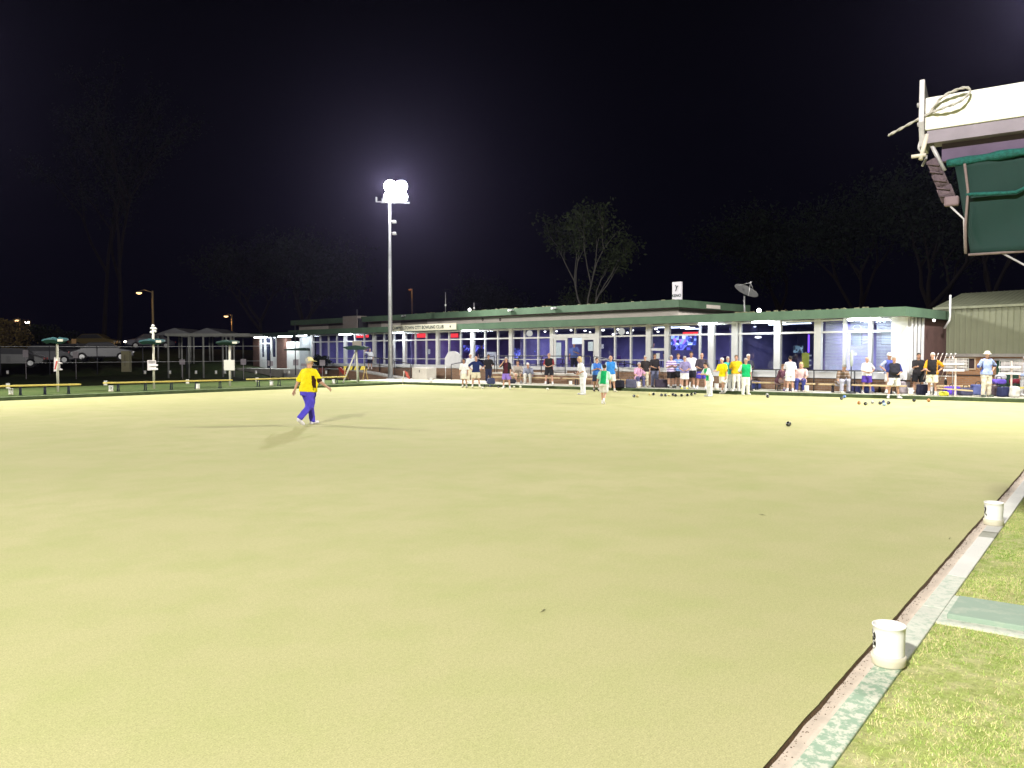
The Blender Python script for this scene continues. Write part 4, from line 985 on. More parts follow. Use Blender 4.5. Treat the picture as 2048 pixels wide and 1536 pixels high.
car(190, 697, 80, .1, (.12, .09, .03), 'dull yellow car on the raised car park behind the wire fence')
car(300, 698, 78, R(180) + .5, (.05, .05, .08), 'dark car on the raised car park with two white lights', lights=True)
car(95, 728, 62, .3, (.08, .08, .09), 'pale car parked low behind the bank left of the second bench')
car(155, 724, 64, -.2, (.10, .10, .11), 'white car in the dark low car park, middle of three')
car(205, 722, 62, .4, (.08, .08, .09), 'grey white car in the dark low car park, right of three')
car(25, 735, 60, R(200), (.1, .1, .1), 'dark car with small yellow lights at the far left', lights=True)
t = thing('utility_box', at(253, 735, 58), 0, 'dim olive utility cabinet standing left of the second scoreboard', 'cabinet'); MB().box(-.28, .28, -.2, .2, -.3, 1.15).build('casing', mat('cab_olive', (.22, .2, .12), .7, .1, 2), t, bevel=.02); MB().box(-.02, .0, -.21, -.2, .1, .9).build('door_gap', M_DARK, t)
t = thing('roadside_sign', at(148, 700, 72), 0, 'small orange lit square sign above the car park', 'sign'); MB().box(-.2, .2, -.02, .02, .4, .95).build('board', mat('sign_orange', (.55, .33, .15), .6, .1, 2), t); MB().cyl((0, .03, -.6), (0, .03, .5), .025).build('post', M_DARK, t)

# ------------------------------------------------------------------ trees
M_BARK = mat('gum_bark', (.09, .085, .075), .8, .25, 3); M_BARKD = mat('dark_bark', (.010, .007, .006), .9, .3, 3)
def tree(p, h, spread, n, label, bark=M_BARK, lm=M_LF2, r0=.28, levels=4, leaf=.16, clump=.55, first=.35, up=.5, density=1.0):
    t = thing('tree', p, random.random()*6, label, 'tree', 'trees behind the club')
    mb = MB(); tips = []
    def grow(a, d, L_, r, lv):
        b = a + d*L_; m1 = a.lerp(b, .5) + Vector((random.uniform(-1, 1), random.uniform(-1, 1), 0))*L_*.06
        mb.tube([a, m1, b], [r, r*.82, r*.62], 7 if lv > 1 else 5, cap=False)
        if lv <= 1: tips.append(b); tips.append(m1)
        if lv == 0: return
        k = 2 if lv < levels else 3
        for i in range(k + (random.random() < .5)):
            ax = Vector((random.gauss(0, 1), random.gauss(0, 1), random.gauss(0, .5))).normalized()
            nd = (d + ax*spread).normalized(); nd = (nd + Vector((0, 0, up*.3))).normalized()
            grow(b if i else m1.lerp(b, .6), nd, L_*random.uniform(.62, .85), r*.62, lv - 1)
    grow(Vector((0, 0, -.3)), Vector((random.uniform(-.1, .1), random.uniform(-.1, .1), 1)).normalized(), h*first, r0, levels)
    tr = mb.build('trunk', bark, t)
    T = np.array([list(q) for q in tips]); k = rng.integers(0, len(T), int(n*density))
    big = rng.normal(0, 1, (len(T), 3))*clump*.3
    c = T[k] + big[k] + rng.normal(0, 1, (len(k), 3))*clump*np.array([1, 1, .7])
    leaves(c, leaf, 'crown', lm, t)
    return t
random.seed(21)
tree(at(1172, 700, 66) + Vector((0, 0, -1.5)), 10.5, .40, 3600, 'tall gum tree with pale forked branches behind the clubhouse roof', levels=4, clump=.5, leaf=.16, first=.42, r0=.14)
tree(at(1205, 700, 74) + Vector((0, 0, -1.5)), 8, .7, 3500, 'lower leafy tree behind the base of the tall gum', levels=3, clump=.8)
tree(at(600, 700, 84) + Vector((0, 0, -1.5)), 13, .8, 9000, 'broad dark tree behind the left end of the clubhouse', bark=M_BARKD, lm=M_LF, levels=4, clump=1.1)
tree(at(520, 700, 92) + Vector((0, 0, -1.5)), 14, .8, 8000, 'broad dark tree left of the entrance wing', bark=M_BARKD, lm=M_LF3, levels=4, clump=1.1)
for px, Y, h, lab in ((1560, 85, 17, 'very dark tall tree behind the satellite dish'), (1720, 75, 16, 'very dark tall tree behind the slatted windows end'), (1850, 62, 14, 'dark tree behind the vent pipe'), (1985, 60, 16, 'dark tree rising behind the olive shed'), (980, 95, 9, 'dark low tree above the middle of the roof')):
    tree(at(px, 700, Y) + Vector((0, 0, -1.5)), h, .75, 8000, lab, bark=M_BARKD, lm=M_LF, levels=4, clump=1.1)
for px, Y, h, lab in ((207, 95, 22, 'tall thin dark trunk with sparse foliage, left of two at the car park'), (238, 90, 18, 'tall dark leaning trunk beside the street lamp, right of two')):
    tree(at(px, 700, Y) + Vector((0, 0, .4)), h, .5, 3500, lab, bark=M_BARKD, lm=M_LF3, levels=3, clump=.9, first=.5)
shrub(at(5, 712, 76), 2.6, 1.9, 2600, mat('leaf_orange_lit', (.14, .10, .03), .8, .3, 1), 'rounded shrub lit orange at the left edge', leaf=.14)  # orange lamplight is put into the leaf colour
shrub(at(70, 705, 84), 3.0, 1.6, 2400, M_LF2, 'dim shrubs below the pair of lamps at the far left', leaf=.14)
shrub(at(130, 712, 82), 2.6, 1.4, 1500, M_LF3, 'dark low hedge bush left of the orange sign', leaf=.14)

# ------------------------------------------------------------------ roll-out sun shade on its arm at the top right
Y0 = 5.0
A1 = at(1853, 225, Y0); dirb = -E2.copy(); dirb = Vector((.804, -.5946, 0)).normalized()
rzs = math.atan2(dirb.y, dirb.x)
aw = thing('sun_shade_arm', A1, rzs, 'cream beam with an end plate and green shade cloth reaching in at the top right', 'sun shade')
aw.location.x -= .03
z1 = at(1853, 197, Y0).z - A1.z; z0 = at(1866, 262, Y0).z - A1.z
M_BEAM = mat('beam_cream', (.70, .68, .60), .5, .04, 3, spec=.4); M_BRKT = mat('bracket_grey', (.40, .38, .38), .55, .2, 12, metal=.3)
LB = 3.3
MB().box(.02, LB, 0, .16, z0, z1).build('beam', M_BEAM, aw, bevel=.006)
MB().box(.03, LB, .012, .15, z0 - .075, z0 - .002).build('underside_channel', mat('channel_taupe', (.20, .17, .20), .6, .15, 6), aw)
mb = MB(); mb.prism([(-.05, z1 + .10), (.02, z1 + .02), (.02, z0 - .12), (-.03, z0 - .12), (-.055, z0)], -.02, .2, Matrix.Identity(4))
mb = MB(); Mx = Matrix.Rotation(math.pi/2, 4, 'X')
pl = [(-.01, z1 + .11), (.24, z1 - .06), (.24, z0 + .03), (.14, z0 - .11), (.02, z0 - .09), (-.02, z0 + .05)]
mb = MB(); vs = [(-.012, y, z) for y, z in pl] + [(.018, y, z) for y, z in pl]; n = len(pl)
mb.add(vs, [tuple(range(n))[::-1], tuple(range(n, 2*n))] + [(i, (i+1) % n, (i+1) % n+n, i+n) for i in range(n)]); mb.build('end_plate', M_BRKT, aw, bevel=.004)
for y, z in ((.06, z1 - .02), (.08, z0 + .06)): MB().cyl((-.035, y, z), (.0, y, z), .014, n=6).build('bolt', M_BRKT, aw)
M_ROPE = mat('rope', (.45, .42, .38), .9, .25, 60, .5, bscale=200)
pts = [(.02, -.03, z1 - .10), (.08, -.05, z1 - .03), (.16, -.07, z1 + .0), (.22, -.07, z1 + .005), (.235, -.06, z1 - .02), (.19, -.08, z1 - .07), (.10, -.07, z1 - .09), (.02, -.03, z1 - .10), (-.06, -.01, z1 - .125), (-.15, 0, z1 - .16), (-.21, .0, z1 - .185)]
def smooth(P, k=4):
    P = [Vector(p) for p in P]; out = []
    for i in range(len(P) - 1):
        p0, p1, p2, p3 = P[max(i-1, 0)], P[i], P[i+1], P[min(i+2, len(P)-1)]
        for j in range(k):
            t = j/k; out.append(.5*((2*p1) + (p2 - p0)*t + (2*p0 - 5*p1 + 4*p2 - p3)*t*t + (3*p1 - p0 - 3*p2 + p3)*t**3))
    return out + [P[-1]]
sp = smooth(pts, 5); mb = MB()
for ph in (0, math.pi):
    q = []
    for i, p in enumerate(sp): a = i*1.1 + ph; q.append(p + Vector((0, .0045*math.cos(a), .0045*math.sin(a))))
    mb.tube(q, .0055, 6)
rp_ = mb.build('rope', M_ROPE, None); rp_.location = A1; rp_.rotation_euler.z = rzs; tag(rp_, 'pale twisted rope looped over the end plate of the shade beam', 'rope')
# hanging lever below the plate
mb = MB(); mb.cyl((.03, .02, z0 - .02), (.0, .0, z0 - .17), .013); mb.build('lever', mat('lever_tan', (.55, .5, .42), .5, .1, 5), aw)
MB().cyl((-.05, .0, z0 - .145), (.03, .0, z0 - .145), .011).build('lever_pin', MC['lever_tan'], aw)
MB().tube(smooth([(.0, .05, z0 - .02), (-.02, .05, z0 - .09), (.02, .06, z0 - .14), (.0, .05, z0 - .2)], 4), .008, 5).build('wire_tie', M_BRKT, aw)
MB().cyl((.04, .05, z0 - .06), (.12, .06, z0 - .24), .012).build('strut', M_BRKT, aw)
# dark webbing strap with buckle
M_STRAP = mat('strap_brown', (.10, .07, .08), .8, .3, 30, .5)
mb = MB(); P = [Vector((.05, .03, z0 - .17)), Vector((.085, .03, z0 - .255)), Vector((.12, .03, z0 - .34)), Vector((.15, .03, z0 - .42))]
for i in range(3):
    a, b = P[i], P[i+1]; d = (b-a).normalized(); sd = Vector((d.z, 0, -d.x)); wd = .028 + .006*i
    mb.add([a - sd*wd, a + sd*wd, b + sd*wd, b - sd*wd] + [v + Vector((0, .02, 0)) for v in (a - sd*wd, a + sd*wd, b + sd*wd, b - sd*wd)], [(0, 1, 2, 3), (7, 6, 5, 4), (0, 3, 7, 4), (1, 5, 6, 2), (0, 4, 5, 1), (3, 2, 6, 7)])
for i in range(5): c = P[0].lerp(P[3], .12 + i*.2); mb.tube([c + Vector((-.035, -.006, .006)), c + Vector((.035, -.006, -.012))], .006, 5)
mb.build('strap', M_STRAP, aw)
mb = MB(); mb.box(.125, .205, .015, .05, z0 - .46, z0 - .40); mb.build('buckle', mat('buckle', (.16, .11, .12), .6, .2, 10), aw, bevel=.012)
# shade cloth: folded roll above, sheet below, hem cord
def cloth_sheet(x0, x1, zt, zb, y0, y1, name, m, nx=40, nz=16, amp=.02):
    mb = MB(); vs = []
    for j in range(nz + 1):
        for i in range(nx + 1):
            u, v = i/nx, j/nz; x = x0 + (x1 - x0)*u + (.09*v)*(1 - u); z = zt + (zb - zt)*v
            y = y0 + (y1 - y0)*v + amp*math.sin(u*9 + v*3)*(.3 + v) + amp*.5*math.sin(u*23 + v*8)
            vs.append((x, y, z))
    mb.add(vs, [(j*(nx+1)+i, j*(nx+1)+i+1, (j+1)*(nx+1)+i+1, (j+1)*(nx+1)+i) for j in range(nz) for i in range(nx)]); mb.smooth = True
    o = mb.build(name, m, aw); md = o.modifiers.new('s', 'SOLIDIFY'); md.thickness = .004; return o
def mesh_cloth():
    m = bpy.data.materials.new('shade_cloth'); m.use_nodes = True; n = m.node_tree; b = n.nodes['Principled BSDF']; L = n.links
    t = n.nodes.new('ShaderNodeTexCoord'); w1 = n.nodes.new('ShaderNodeTexWave'); w1.bands_direction = 'X'; w1.inputs['Scale'].default_value = 60; w1.inputs['Distortion'].default_value = 1
    w2 = n.nodes.new('ShaderNodeTexWave'); w2.bands_direction = 'Z'; w2.inputs['Scale'].default_value = 60; w2.inputs['Distortion'].default_value = 1
    for w_ in (w1, w2): L.new(t.outputs['Object'], w_.inputs[0])
    mu = n.nodes.new('ShaderNodeMath'); mu.operation = 'MULTIPLY'; L.new(w1.outputs[1], mu.inputs[0]); L.new(w2.outputs[1], mu.inputs[1])
    r = n.nodes.new('ShaderNodeValToRGB'); r.color_ramp.elements[0].color = (.002, .010, .009, 1); r.color_ramp.elements[1].color = (.01, .075, .055, 1); L.new(mu.outputs[0], r.inputs[0])
    L.new(r.outputs[0], b.inputs['Base Color']); b.inputs['Roughness'].default_value = .6; b.inputs['Specular IOR Level'].default_value = .3
    bu = n.nodes.new('ShaderNodeBump'); bu.inputs['Strength'].default_value = .6; bu.inputs['Distance'].default_value = .003; L.new(mu.outputs[0], bu.inputs['Height']); L.new(bu.outputs[0], b.inputs['Normal'])
    return m
M_SC = mesh_cloth()
cloth_sheet(.17, LB, z0 - .20, z0 - .74, .06, .10, 'shade_cloth', M_SC)
mb = MB()
P = []
for i in range(60):
    u = i/59; P.append((.13 + (LB - .13)*u, .06 + .015*math.sin(u*30), z0 - .20 + .012*math.sin(u*14)))
mb.tube(P, [.022 + .010*math.sin(i*.9)**2*random.random() for i in range(60)], 10); mb.build('rolled_cloth', mat('cloth_lit', (.008, .085, .07), .6, .5, 60, .5), aw)  # fold highlights put into a brighter copy of the cloth colour
mb = MB(); P = []
for i in range(50):
    u = i/49; P.append((.24 + (LB - .24)*u, .03 + .01*math.sin(u*20), z0 - .37 - .02*math.sin(u*9) - (.03 if u < .1 else 0)))
mb.tube(P, [.010 + .007*math.sin(i*1.3)**2*random.random() for i in range(50)], 8); mb.build('cloth_fold', MC['cloth_lit'], aw)
MB().box(.10, LB, .08, .13, z0 - .18, z0 - .077).build('dark_gap_strip', mat('gap_purple', (.085, .06, .10), .8, .2, 5), aw)  # strip added to paint the purple darkness of the gap above the cloth
MB().tube([(.23, .03, z0 - .22), (.25, .03, z0 - .38), (.24, .03, z0 - .58), (.245, .03, z0 - .745)], .008, 6).build('edge_cord', mat('edge_cord', (.16, .12, .11), .8, .2, 30), aw)
MB().tube([(.25, .09, z0 - .745), (LB, .11, z0 - .745)], .008, 6).build('edge_cord', MC['edge_cord'], aw)
MB().tube([(.16, .03, z0 - .46), (.23, .04, z0 - .54), (.24, .04, z0 - .74)], .006, 6).build('stay', M_BRKT, aw)
MB().tube([(.42, .10, z0 - .745), (.9, .15, z0 - 1.07)], .006, 6).build('stay', M_BRKT, aw)
# its post, standing on the lawn beyond the right edge of the photo
MB().cyl((LB - .1, .08, -A1.z + .1), (LB - .1, .08, z1 + .05), .06).build('post', M_BRKT, aw)

# ------------------------------------------------------------------ people: distance-field bodies turned into one continuous surface
def surf(fn, lo, hi, h):
    lo = np.array(lo, float); hi = np.array(hi, float); n = np.maximum(4, np.ceil((hi - lo)/h).astype(int) + 1)
    ax = [lo[i] + h*np.arange(n[i]) for i in range(3)]
    P = np.stack(np.meshgrid(*ax, indexing='ij'), -1).astype(np.float32); V = fn(P)
    S = V < 0; c = np.zeros(tuple(n - 1), np.int8)
    acc = np.zeros((*(n - 1), 3), np.float32); cnt = np.zeros(tuple(n - 1), np.float32)
    for i in (0, 1):
        for j in (0, 1):
            for k in (0, 1): c += S[i:n[0]-1+i, j:n[1]-1+j, k:n[2]-1+k]
    act = (c > 0) & (c < 8)
    if not act.any(): return np.zeros((0, 3)), []
    for d in range(3):
        o1, o2 = [k for k in range(3) if k != d]
        for a in (0, 1):
            for b in (0, 1):
                s0 = [slice(0, n[q]-1) for q in range(3)]; s0[o1] = slice(a, n[o1]-1+a); s0[o2] = slice(b, n[o2]-1+b); s1 = list(s0); s1[d] = slice(1, n[d])
                v0, v1 = V[tuple(s0)], V[tuple(s1)]; cr = (v0 < 0) != (v1 < 0); t = np.where(cr, v0/(v0 - v1 + 1e-12), 0)
                off = np.zeros((*(n - 1), 3), np.float32); off[..., d] = t; off[..., o1] = a; off[..., o2] = b
                acc += off*cr[..., None]; cnt += cr
    idx = -np.ones(tuple(n - 1), int); ii = np.argwhere(act); idx[act] = np.arange(len(ii))
    verts = lo + h*(ii + acc[act]/cnt[act][:, None])
    F_ = []
    for d in range(3):
        o1, o2 = (d + 1) % 3, (d + 2) % 3
        s0 = [slice(0, n[q]) for q in range(3)]; s0[d] = slice(0, n[d]-1); s0[o1] = slice(1, n[o1]-1); s0[o2] = slice(1, n[o2]-1); s1 = list(s0); s1[d] = slice(1, n[d])
        a_, b_ = S[tuple(s0)], S[tuple(s1)]
        for flip, msk in ((0, a_ & ~b_), (1, ~a_ & b_)):
            q = np.argwhere(msk)
            if not len(q): continue
            q[:, o1] += 1; q[:, o2] += 1; e1 = np.zeros(3, int); e1[o1] = 1; e2 = np.zeros(3, int); e2[o2] = 1
            f = np.stack([idx[tuple(x.T)] for x in (q - e1 - e2, q - e2, q, q - e1)], 1)
            F_.append(f[:, ::-1] if flip else f)
    F_ = np.concatenate(F_); F_ = F_[(F_ >= 0).all(1)]
    return verts, F_
def cap_(P, a, b, ra, rb):
    a = np.array(a, np.float32); b = np.array(b, np.float32); ab = b - a; t = np.clip(((P - a) @ ab)/max(ab @ ab, 1e-9), 0, 1)
    return np.linalg.norm(P - a - t[..., None]*ab, axis=-1) - (ra + (rb - ra)*t)
def ell(P, c, r, Rm=None):
    q = P - np.array(c, np.float32)
    if Rm is not None: q = q @ np.array(Rm, np.float32)
    r = np.array(r, np.float32); k0 = np.linalg.norm(q/r, axis=-1); k1 = np.linalg.norm(q/(r*r), axis=-1)
    return k0*(k0 - 1)/np.maximum(k1, 1e-6)
def smin(a, b, k=.03):
    h = np.clip(.5 + .5*(b - a)/k, 0, 1); return b + (a - b)*h - k*h*(1 - h)
def mk(name, VF, m, parent, matfn=None, smooth_=True):
    vs, fs = [], []; o = 0
    for v, f in VF:
        if len(v) == 0: continue
        vs.append(v); fs.append(np.array(f) + o); o += len(v)
    if not vs: return None
    v = np.concatenate(vs); f = np.concatenate(fs)
    me = bpy.data.meshes.new(name); nf = len(f); me.vertices.add(len(v)); me.vertices.foreach_set('co', v.astype(np.float32).reshape(-1)); me.loops.add(nf*4); me.loops.foreach_set('vertex_index', f.astype(np.int32).reshape(-1))
    me.polygons.add(nf); me.polygons.foreach_set('loop_start', np.arange(0, 4*nf, 4, dtype=np.int32)); me.polygons.foreach_set('use_smooth', np.ones(nf, bool))
    for k in (m if isinstance(m, list) else [m]): me.materials.append(k)
    if matfn is not None: me.polygons.foreach_set('material_index', matfn(v[f].mean(1)).astype(np.int32))
    me.update(); me.validate()
    ob = bpy.data.objects.new(name, me); COL.objects.link(ob); ob.parent = parent; return ob
ARMS = {  # elbow, wrist offsets from the shoulder; +x is outward, -y is forward
 'down': ((.06, .02, -.29), (.07, -.03, -.54)), 'crossed': ((.07, -.05, -.27), (-.17, -.21, -.20)), 'hips': ((.23, .07, -.20), (.02, -.03, -.40)),
 'face': ((.10, -.24, -.14), (-.09, -.20, .10)), 'forward': ((.05, -.13, -.25), (.0, -.36, -.20)), 'behind': ((.10, .10, -.26), (-.10, .16, -.42)),
 'holdlow': ((.08, -.06, -.28), (-.08, -.24, -.36)), 'head': ((.26, -.08, .08), (.06, -.10, .24)), 'knees': ((.06, -.20, -.22), (-.02, -.42, -.32)),
 'fore': ((.05, -.10, -.27), (.05, -.27, -.46)), 'back': ((.06, .13, -.26), (.09, .22, -.48)), 'out': ((.14, -.06, -.26), (.20, -.24, -.40)), 'reach': ((.02, -.22, -.16), (-.10, -.42, -.04))}
SK1 = (.52, .30, .21); SK2 = (.40, .22, .14)
HAIRC = {'grey': (.42, .40, .38), 'white': (.66, .64, .60), 'dark': (.03, .022, .018), 'brown': (.13, .075, .04), 'blond': (.55, .42, .20)}
def person(px, py, hy, yaw, label, pose='stand', arms=('down', 'down'), lean=0, shirt=(.5, .5, .5), shirt2=None, pat=None, legs='trousers', lcol=(.1, .1, .1), shoe=(.7, .7, .68), hair='grey', hat=None, hatc=(.75, .74, .68),
           belly=.0, z=0.0, base=None, scale=None, skin=SK1, head_tilt=0, group='players and watchers at the bowling club', hold=None, bulk=1.06):
    pos = base if base is not None else gp(px, py, z); zb = pos.z
    if scale is None:
        top = EYE + ray(px, hy).z*(pos.y/ray(px, hy).y) - zb; scale = top/1.735
    fn_ = max(.7, min(1.15, scale)); vox = .020 if pos.y > 24 else .014
    root = thing('person', pos, R(yaw), label, 'person', group); root.scale = (fn_,)*3
    la = R(lean)
    sit = pose == 'sit'; hc = np.array([0, 0, .93]) if not sit else np.array([0, .04, .47])
    U = np.array([0, -math.sin(la), math.cos(la)]); N = hc + .50*U; FW = np.array([0, -math.cos(la), -math.sin(la)])
    ht = R(lean*.5 + head_tilt); HU = np.array([0, -math.sin(ht), math.cos(ht)]); HF = np.array([0, -math.cos(ht), -math.sin(ht)])
    Hc = N + HU*.178 + HF*.015
    sh = [N - .065*U + np.array([sg*.178*bulk, 0, 0]) for sg in (-1, 1)]
    hip = [hc + np.array([sg*.09*bulk, 0, -.03]) for sg in (-1, 1)]
    if pose == 'stand': kn = [np.array([sg*.105, -.015, .50]) for sg in (-1, 1)]; an = [np.array([sg*.125, .01, .09]) for sg in (-1, 1)]; toe = [np.array([sg*.16, -.16, .035]) for sg in (-1, 1)]
    elif pose == 'wide': kn = [np.array([sg*.15, -.015, .50]) for sg in (-1, 1)]; an = [np.array([sg*.20, .01, .09]) for sg in (-1, 1)]; toe = [np.array([sg*.25, -.15, .035]) for sg in (-1, 1)]
    elif pose == 'walk': kn = [np.array([-.09, .02, .50]), np.array([.09, -.13, .52])]; an = [np.array([-.09, .34, .20]), np.array([.09, -.20, .09])]; toe = [np.array([-.10, .24, .05]), np.array([.11, -.38, .05])]
    elif sit: kn = [np.array([sg*.14, -.40, .49]) for sg in (-1, 1)]; an = [np.array([sg*.15, -.38, .09]) for sg in (-1, 1)]; toe = [np.array([sg*.18, -.56, .035]) for sg in (-1, 1)]
    RM = np.stack([np.array([1, 0, 0]), -FW, U], 1)     # torso frame (columns x, back, up)
    el, wr = [], []
    for i, sg in enumerate((-1, 1)):
        e, w_ = ARMS[arms[i]]; f = lambda q: sh[i] + RM @ np.array([q[0]*sg, q[1], q[2]]); 
        if arms[i] in ('down', 'fore', 'back', 'out') and lean: f = lambda q: sh[i] + np.array([q[0]*sg, q[1] - abs(math.sin(la))*.1, q[2]])
        el.append(f(e)); wr.append(f(w_))
    def torso(P, off=0.0, hem=0.0):
        t = ((P - hc) @ U.astype(np.float32))/.50; tc_ = np.clip(t, -.12 - hem, 1.0)
        q = P - hc.astype(np.float32); x = q[..., 0]; y = -(q @ FW.astype(np.float32))
        w_ = np.interp(tc_, [-.2, 0, .25, .6, .82, .93, 1], [.165*bulk, .168*bulk, .155*bulk + belly*.5, .176*bulk, .155*bulk, .10, .06]) + off
        dp = np.interp(tc_, [-.2, 0, .25, .6, .82, .93, 1], [.115*bulk, .12*bulk, .11*bulk + belly, .118*bulk, .10*bulk, .08, .055]) + off
        yc = np.interp(tc_, [-.2, 0, .3, .7, 1], [.01, .005, -belly*.6, 0, .01]); y = y - yc
        k0 = np.sqrt((x/w_)**2 + (y/dp)**2); rad = (k0 - 1)*np.minimum(w_, dp)*.95
        dz = np.maximum(np.abs((t - (.44 - .06 - hem/2))) - (.56 + .06 + hem/2), 0)*.50
        return np.where(dz > 0, np.sqrt(np.maximum(rad, 0)**2 + dz**2) + np.minimum(rad, 0)*0, rad)
    def bodyf(P):
        d = torso(P)
        d = smin(d, cap_(P, N - .04*U, Hc - .05*HU, .058, .055), .03)
        for i in (0, 1):
            d = smin(d, cap_(P, sh[i], el[i], .055, .042), .04); d = smin(d, cap_(P, el[i], wr[i], .042, .026), .02)
            d = smin(d, cap_(P, hip[i], kn[i], .092, .058), .04); d = smin(d, cap_(P, kn[i] + np.array([0, .01, 0]), an[i], .056, .038), .025)
            d = smin(d, cap_(P, an[i] + np.array([0, .03, -.04]), toe[i], .04, .032), .02)
        return d
    allp = np.array([hc, N, Hc + .15*HU] + el + wr + kn + an + toe + sh); lo = allp.min(0) - .24; hi = allp.max(0) + .24; lo[2] = -.02; hi[2] = max(allp[:, 2].max() + .08, 0)
    VF = [surf(bodyf, lo, hi, vox)]
    HR = np.stack([np.array([1, 0, 0]), -HF, HU], 1)
    def hp(x, y, z_): return Hc + HR @ np.array([x, y, z_])
    def headf(P):
        d = ell(P, hp(0, .012, .025), (.076, .096, .098), HR)
        d = smin(d, ell(P, hp(0, -.028, -.055), (.054, .062, .062), HR), .03)
        d = smin(d, cap_(P, hp(0, -.088, .012), hp(0, -.108, -.022), .009, .014), .012)
        d = smin(d, cap_(P, hp(-.03, -.082, .034), hp(.03, -.082, .034), .010, .010), .012)
        for sg in (-1, 1): d = smin(d, ell(P, hp(sg*.078, .012, -.002), (.012, .020, .032), HR), .006); d = np.maximum(d, -(ell(P, hp(sg*.032, -.098, .010), (.017, .012, .010), HR)))
        d = smin(d, cap_(P, hp(0, .02, -.04), hp(0, .03, -.14), .05, .05), .02)
        return d
    hv = .011 if pos.y > 24 else .008
    VF.append(surf(headf, Hc - .16, Hc + .15, hv))
    for i, sg in enumerate((-1, 1)):
        d_ = wr[i] - el[i]; d_ = d_/np.linalg.norm(d_)
        ref = np.array([sg*1.0, 0, 0]) if abs(d_[0]) < .8 else np.array([0, 0, -1.0]); fwd = np.array([0, -1.0, 0])
        sd = fwd - d_*(fwd @ d_); sd = sd/np.linalg.norm(sd) if np.linalg.norm(sd) > .2 else np.array([1.0, 0, 0]); nn = np.cross(d_, sd); pal = -ref; pal = nn if nn @ pal > 0 else -nn
        w_ = wr[i]
        def handf(P, w_=w_, d_=d_, sd=sd, pal=pal):
            d = smin(cap_(P, w_ - d_*.03, w_ + d_*.02, .026, .024), cap_(P, w_ + d_*.03 - sd*.018, w_ + d_*.075 - sd*.022, .017, .015), .015)
            d = smin(d, cap_(P, w_ + d_*.03 + sd*.016, w_ + d_*.078 + sd*.022, .017, .015), .015)
            for q, (o_, ln) in enumerate(((.031, .062), (.011, .072), (-.010, .068), (-.030, .052))):
                a = w_ + d_*.080 + sd*o_; b = a + d_*ln*.5 + pal*ln*.16; c = b + d_*ln*.32 + pal*ln*.34
                d = smin(d, np.minimum(cap_(P, a, b, .0092, .0086), cap_(P, b, c, .0086, .0072)), .004)
            a = w_ + d_*.025 + sd*.026; b = a + d_*.032 + sd*.024 + pal*.012; c = b + d_*.032 + sd*.004 + pal*.012
            return smin(d, np.minimum(cap_(P, a, b, .011, .0095), cap_(P, b, c, .0095, .008)), .006)
        cen = w_ + d_*.06; VF.append(surf(handf, cen - .115, cen + .115, .0085 if pos.y > 24 else .0065))
    skm = mat('skin_a' if skin == SK1 else 'skin_b', skin, .55, .08, 12, spec=.3); eye = mat('eye_dark', (.03, .02, .02), .4, .1, 5); lip = mat('lip', (.38, .14, .12), .5, .1, 5)
    e_ = [hp(sg*.032, -.083, .010) for sg in (-1, 1)]; mo = hp(0, -.088, -.052)
    def mf(C):
        r = np.zeros(len(C), int)
        for q in e_: r[np.linalg.norm(C - q, axis=1) < .015] = 1
        dm = (C - mo) @ HR; r[(np.abs(dm[:, 0]) < .026) & (np.abs(dm[:, 2]) < .008) & (dm[:, 1] < .03)] = 2
        return r
    mk('body', VF, [skm, eye, lip], root, mf)
    wob = lambda P, a=.004: a*np.sin(P[..., 2]*34 + P[..., 0]*15)*np.sin(P[..., 0]*27 + P[..., 1]*11 + 1.3)
    # shirt
    cutd = FW
    def shirtf(P):
        d = torso(P, .017, .10) - .0
        tt = ((P - hc) @ U.astype(np.float32))/.50
        for i in (0, 1):
            b = sh[i] + (el[i] - sh[i])*.86; d = smin(d, cap_(P, sh[i] + np.array([0, 0, -.0]), b, .070, .068), .03)
        d = d - .010*np.clip(.3 - tt, 0, 1)
        for i in (0, 1):
            d = smin(d, cap_(P, sh[i]*.75 + N*.25 + .01*U, N - .012*U, .050, .060), .03)
            d = smin(d, cap_(P, hip[i], hip[i] + (kn[i] - hip[i])*.22, .128*bulk, .132*bulk), .03)
        d = np.maximum(d, (-tt - .17)*.5)
        nk = cap_(P, N + .012*U, N + .1*U, .062, .066)
        return np.maximum(d + wob(P), -nk)
    S1 = cloth(shirt); ms = [S1, cloth(shirt2)] if shirt2 else [S1]
    pf = None
    if pat == 'sides':
        pf = lambda C: ((np.abs(C[:, 0]) > .125) & (np.abs(C[:, 0]) < .30)).astype(int)
    elif pat == 'stripes': pf = lambda C: ((C[:, 2]*16).astype(int) % 2)
    elif pat == 'flash': pf = lambda C: ((np.abs(C[:, 0]) > .155*bulk) & (np.abs(C[:, 0]) < .21*bulk) & (np.abs(C[:, 1]) < .055) & (((C - hc) @ U) < .33) | (np.abs(C[:, 0]) > .265*bulk) & (C[:, 2] < sh[0][2] - .17)).astype(int)
    elif pat == 'yoke': pf = lambda C: ((np.abs(C[:, 0]) > .198*bulk)).astype(int)
    elif pat == 'vest': pf = lambda C: (((C - hc) @ FW < -.03) | (np.abs(C[:, 0]) > .165*bulk)).astype(int)
    so = surf(shirtf, lo, [hi[0], hi[1], N[2] + .10], vox*.9); mk('shirt', [so], ms, root, pf)
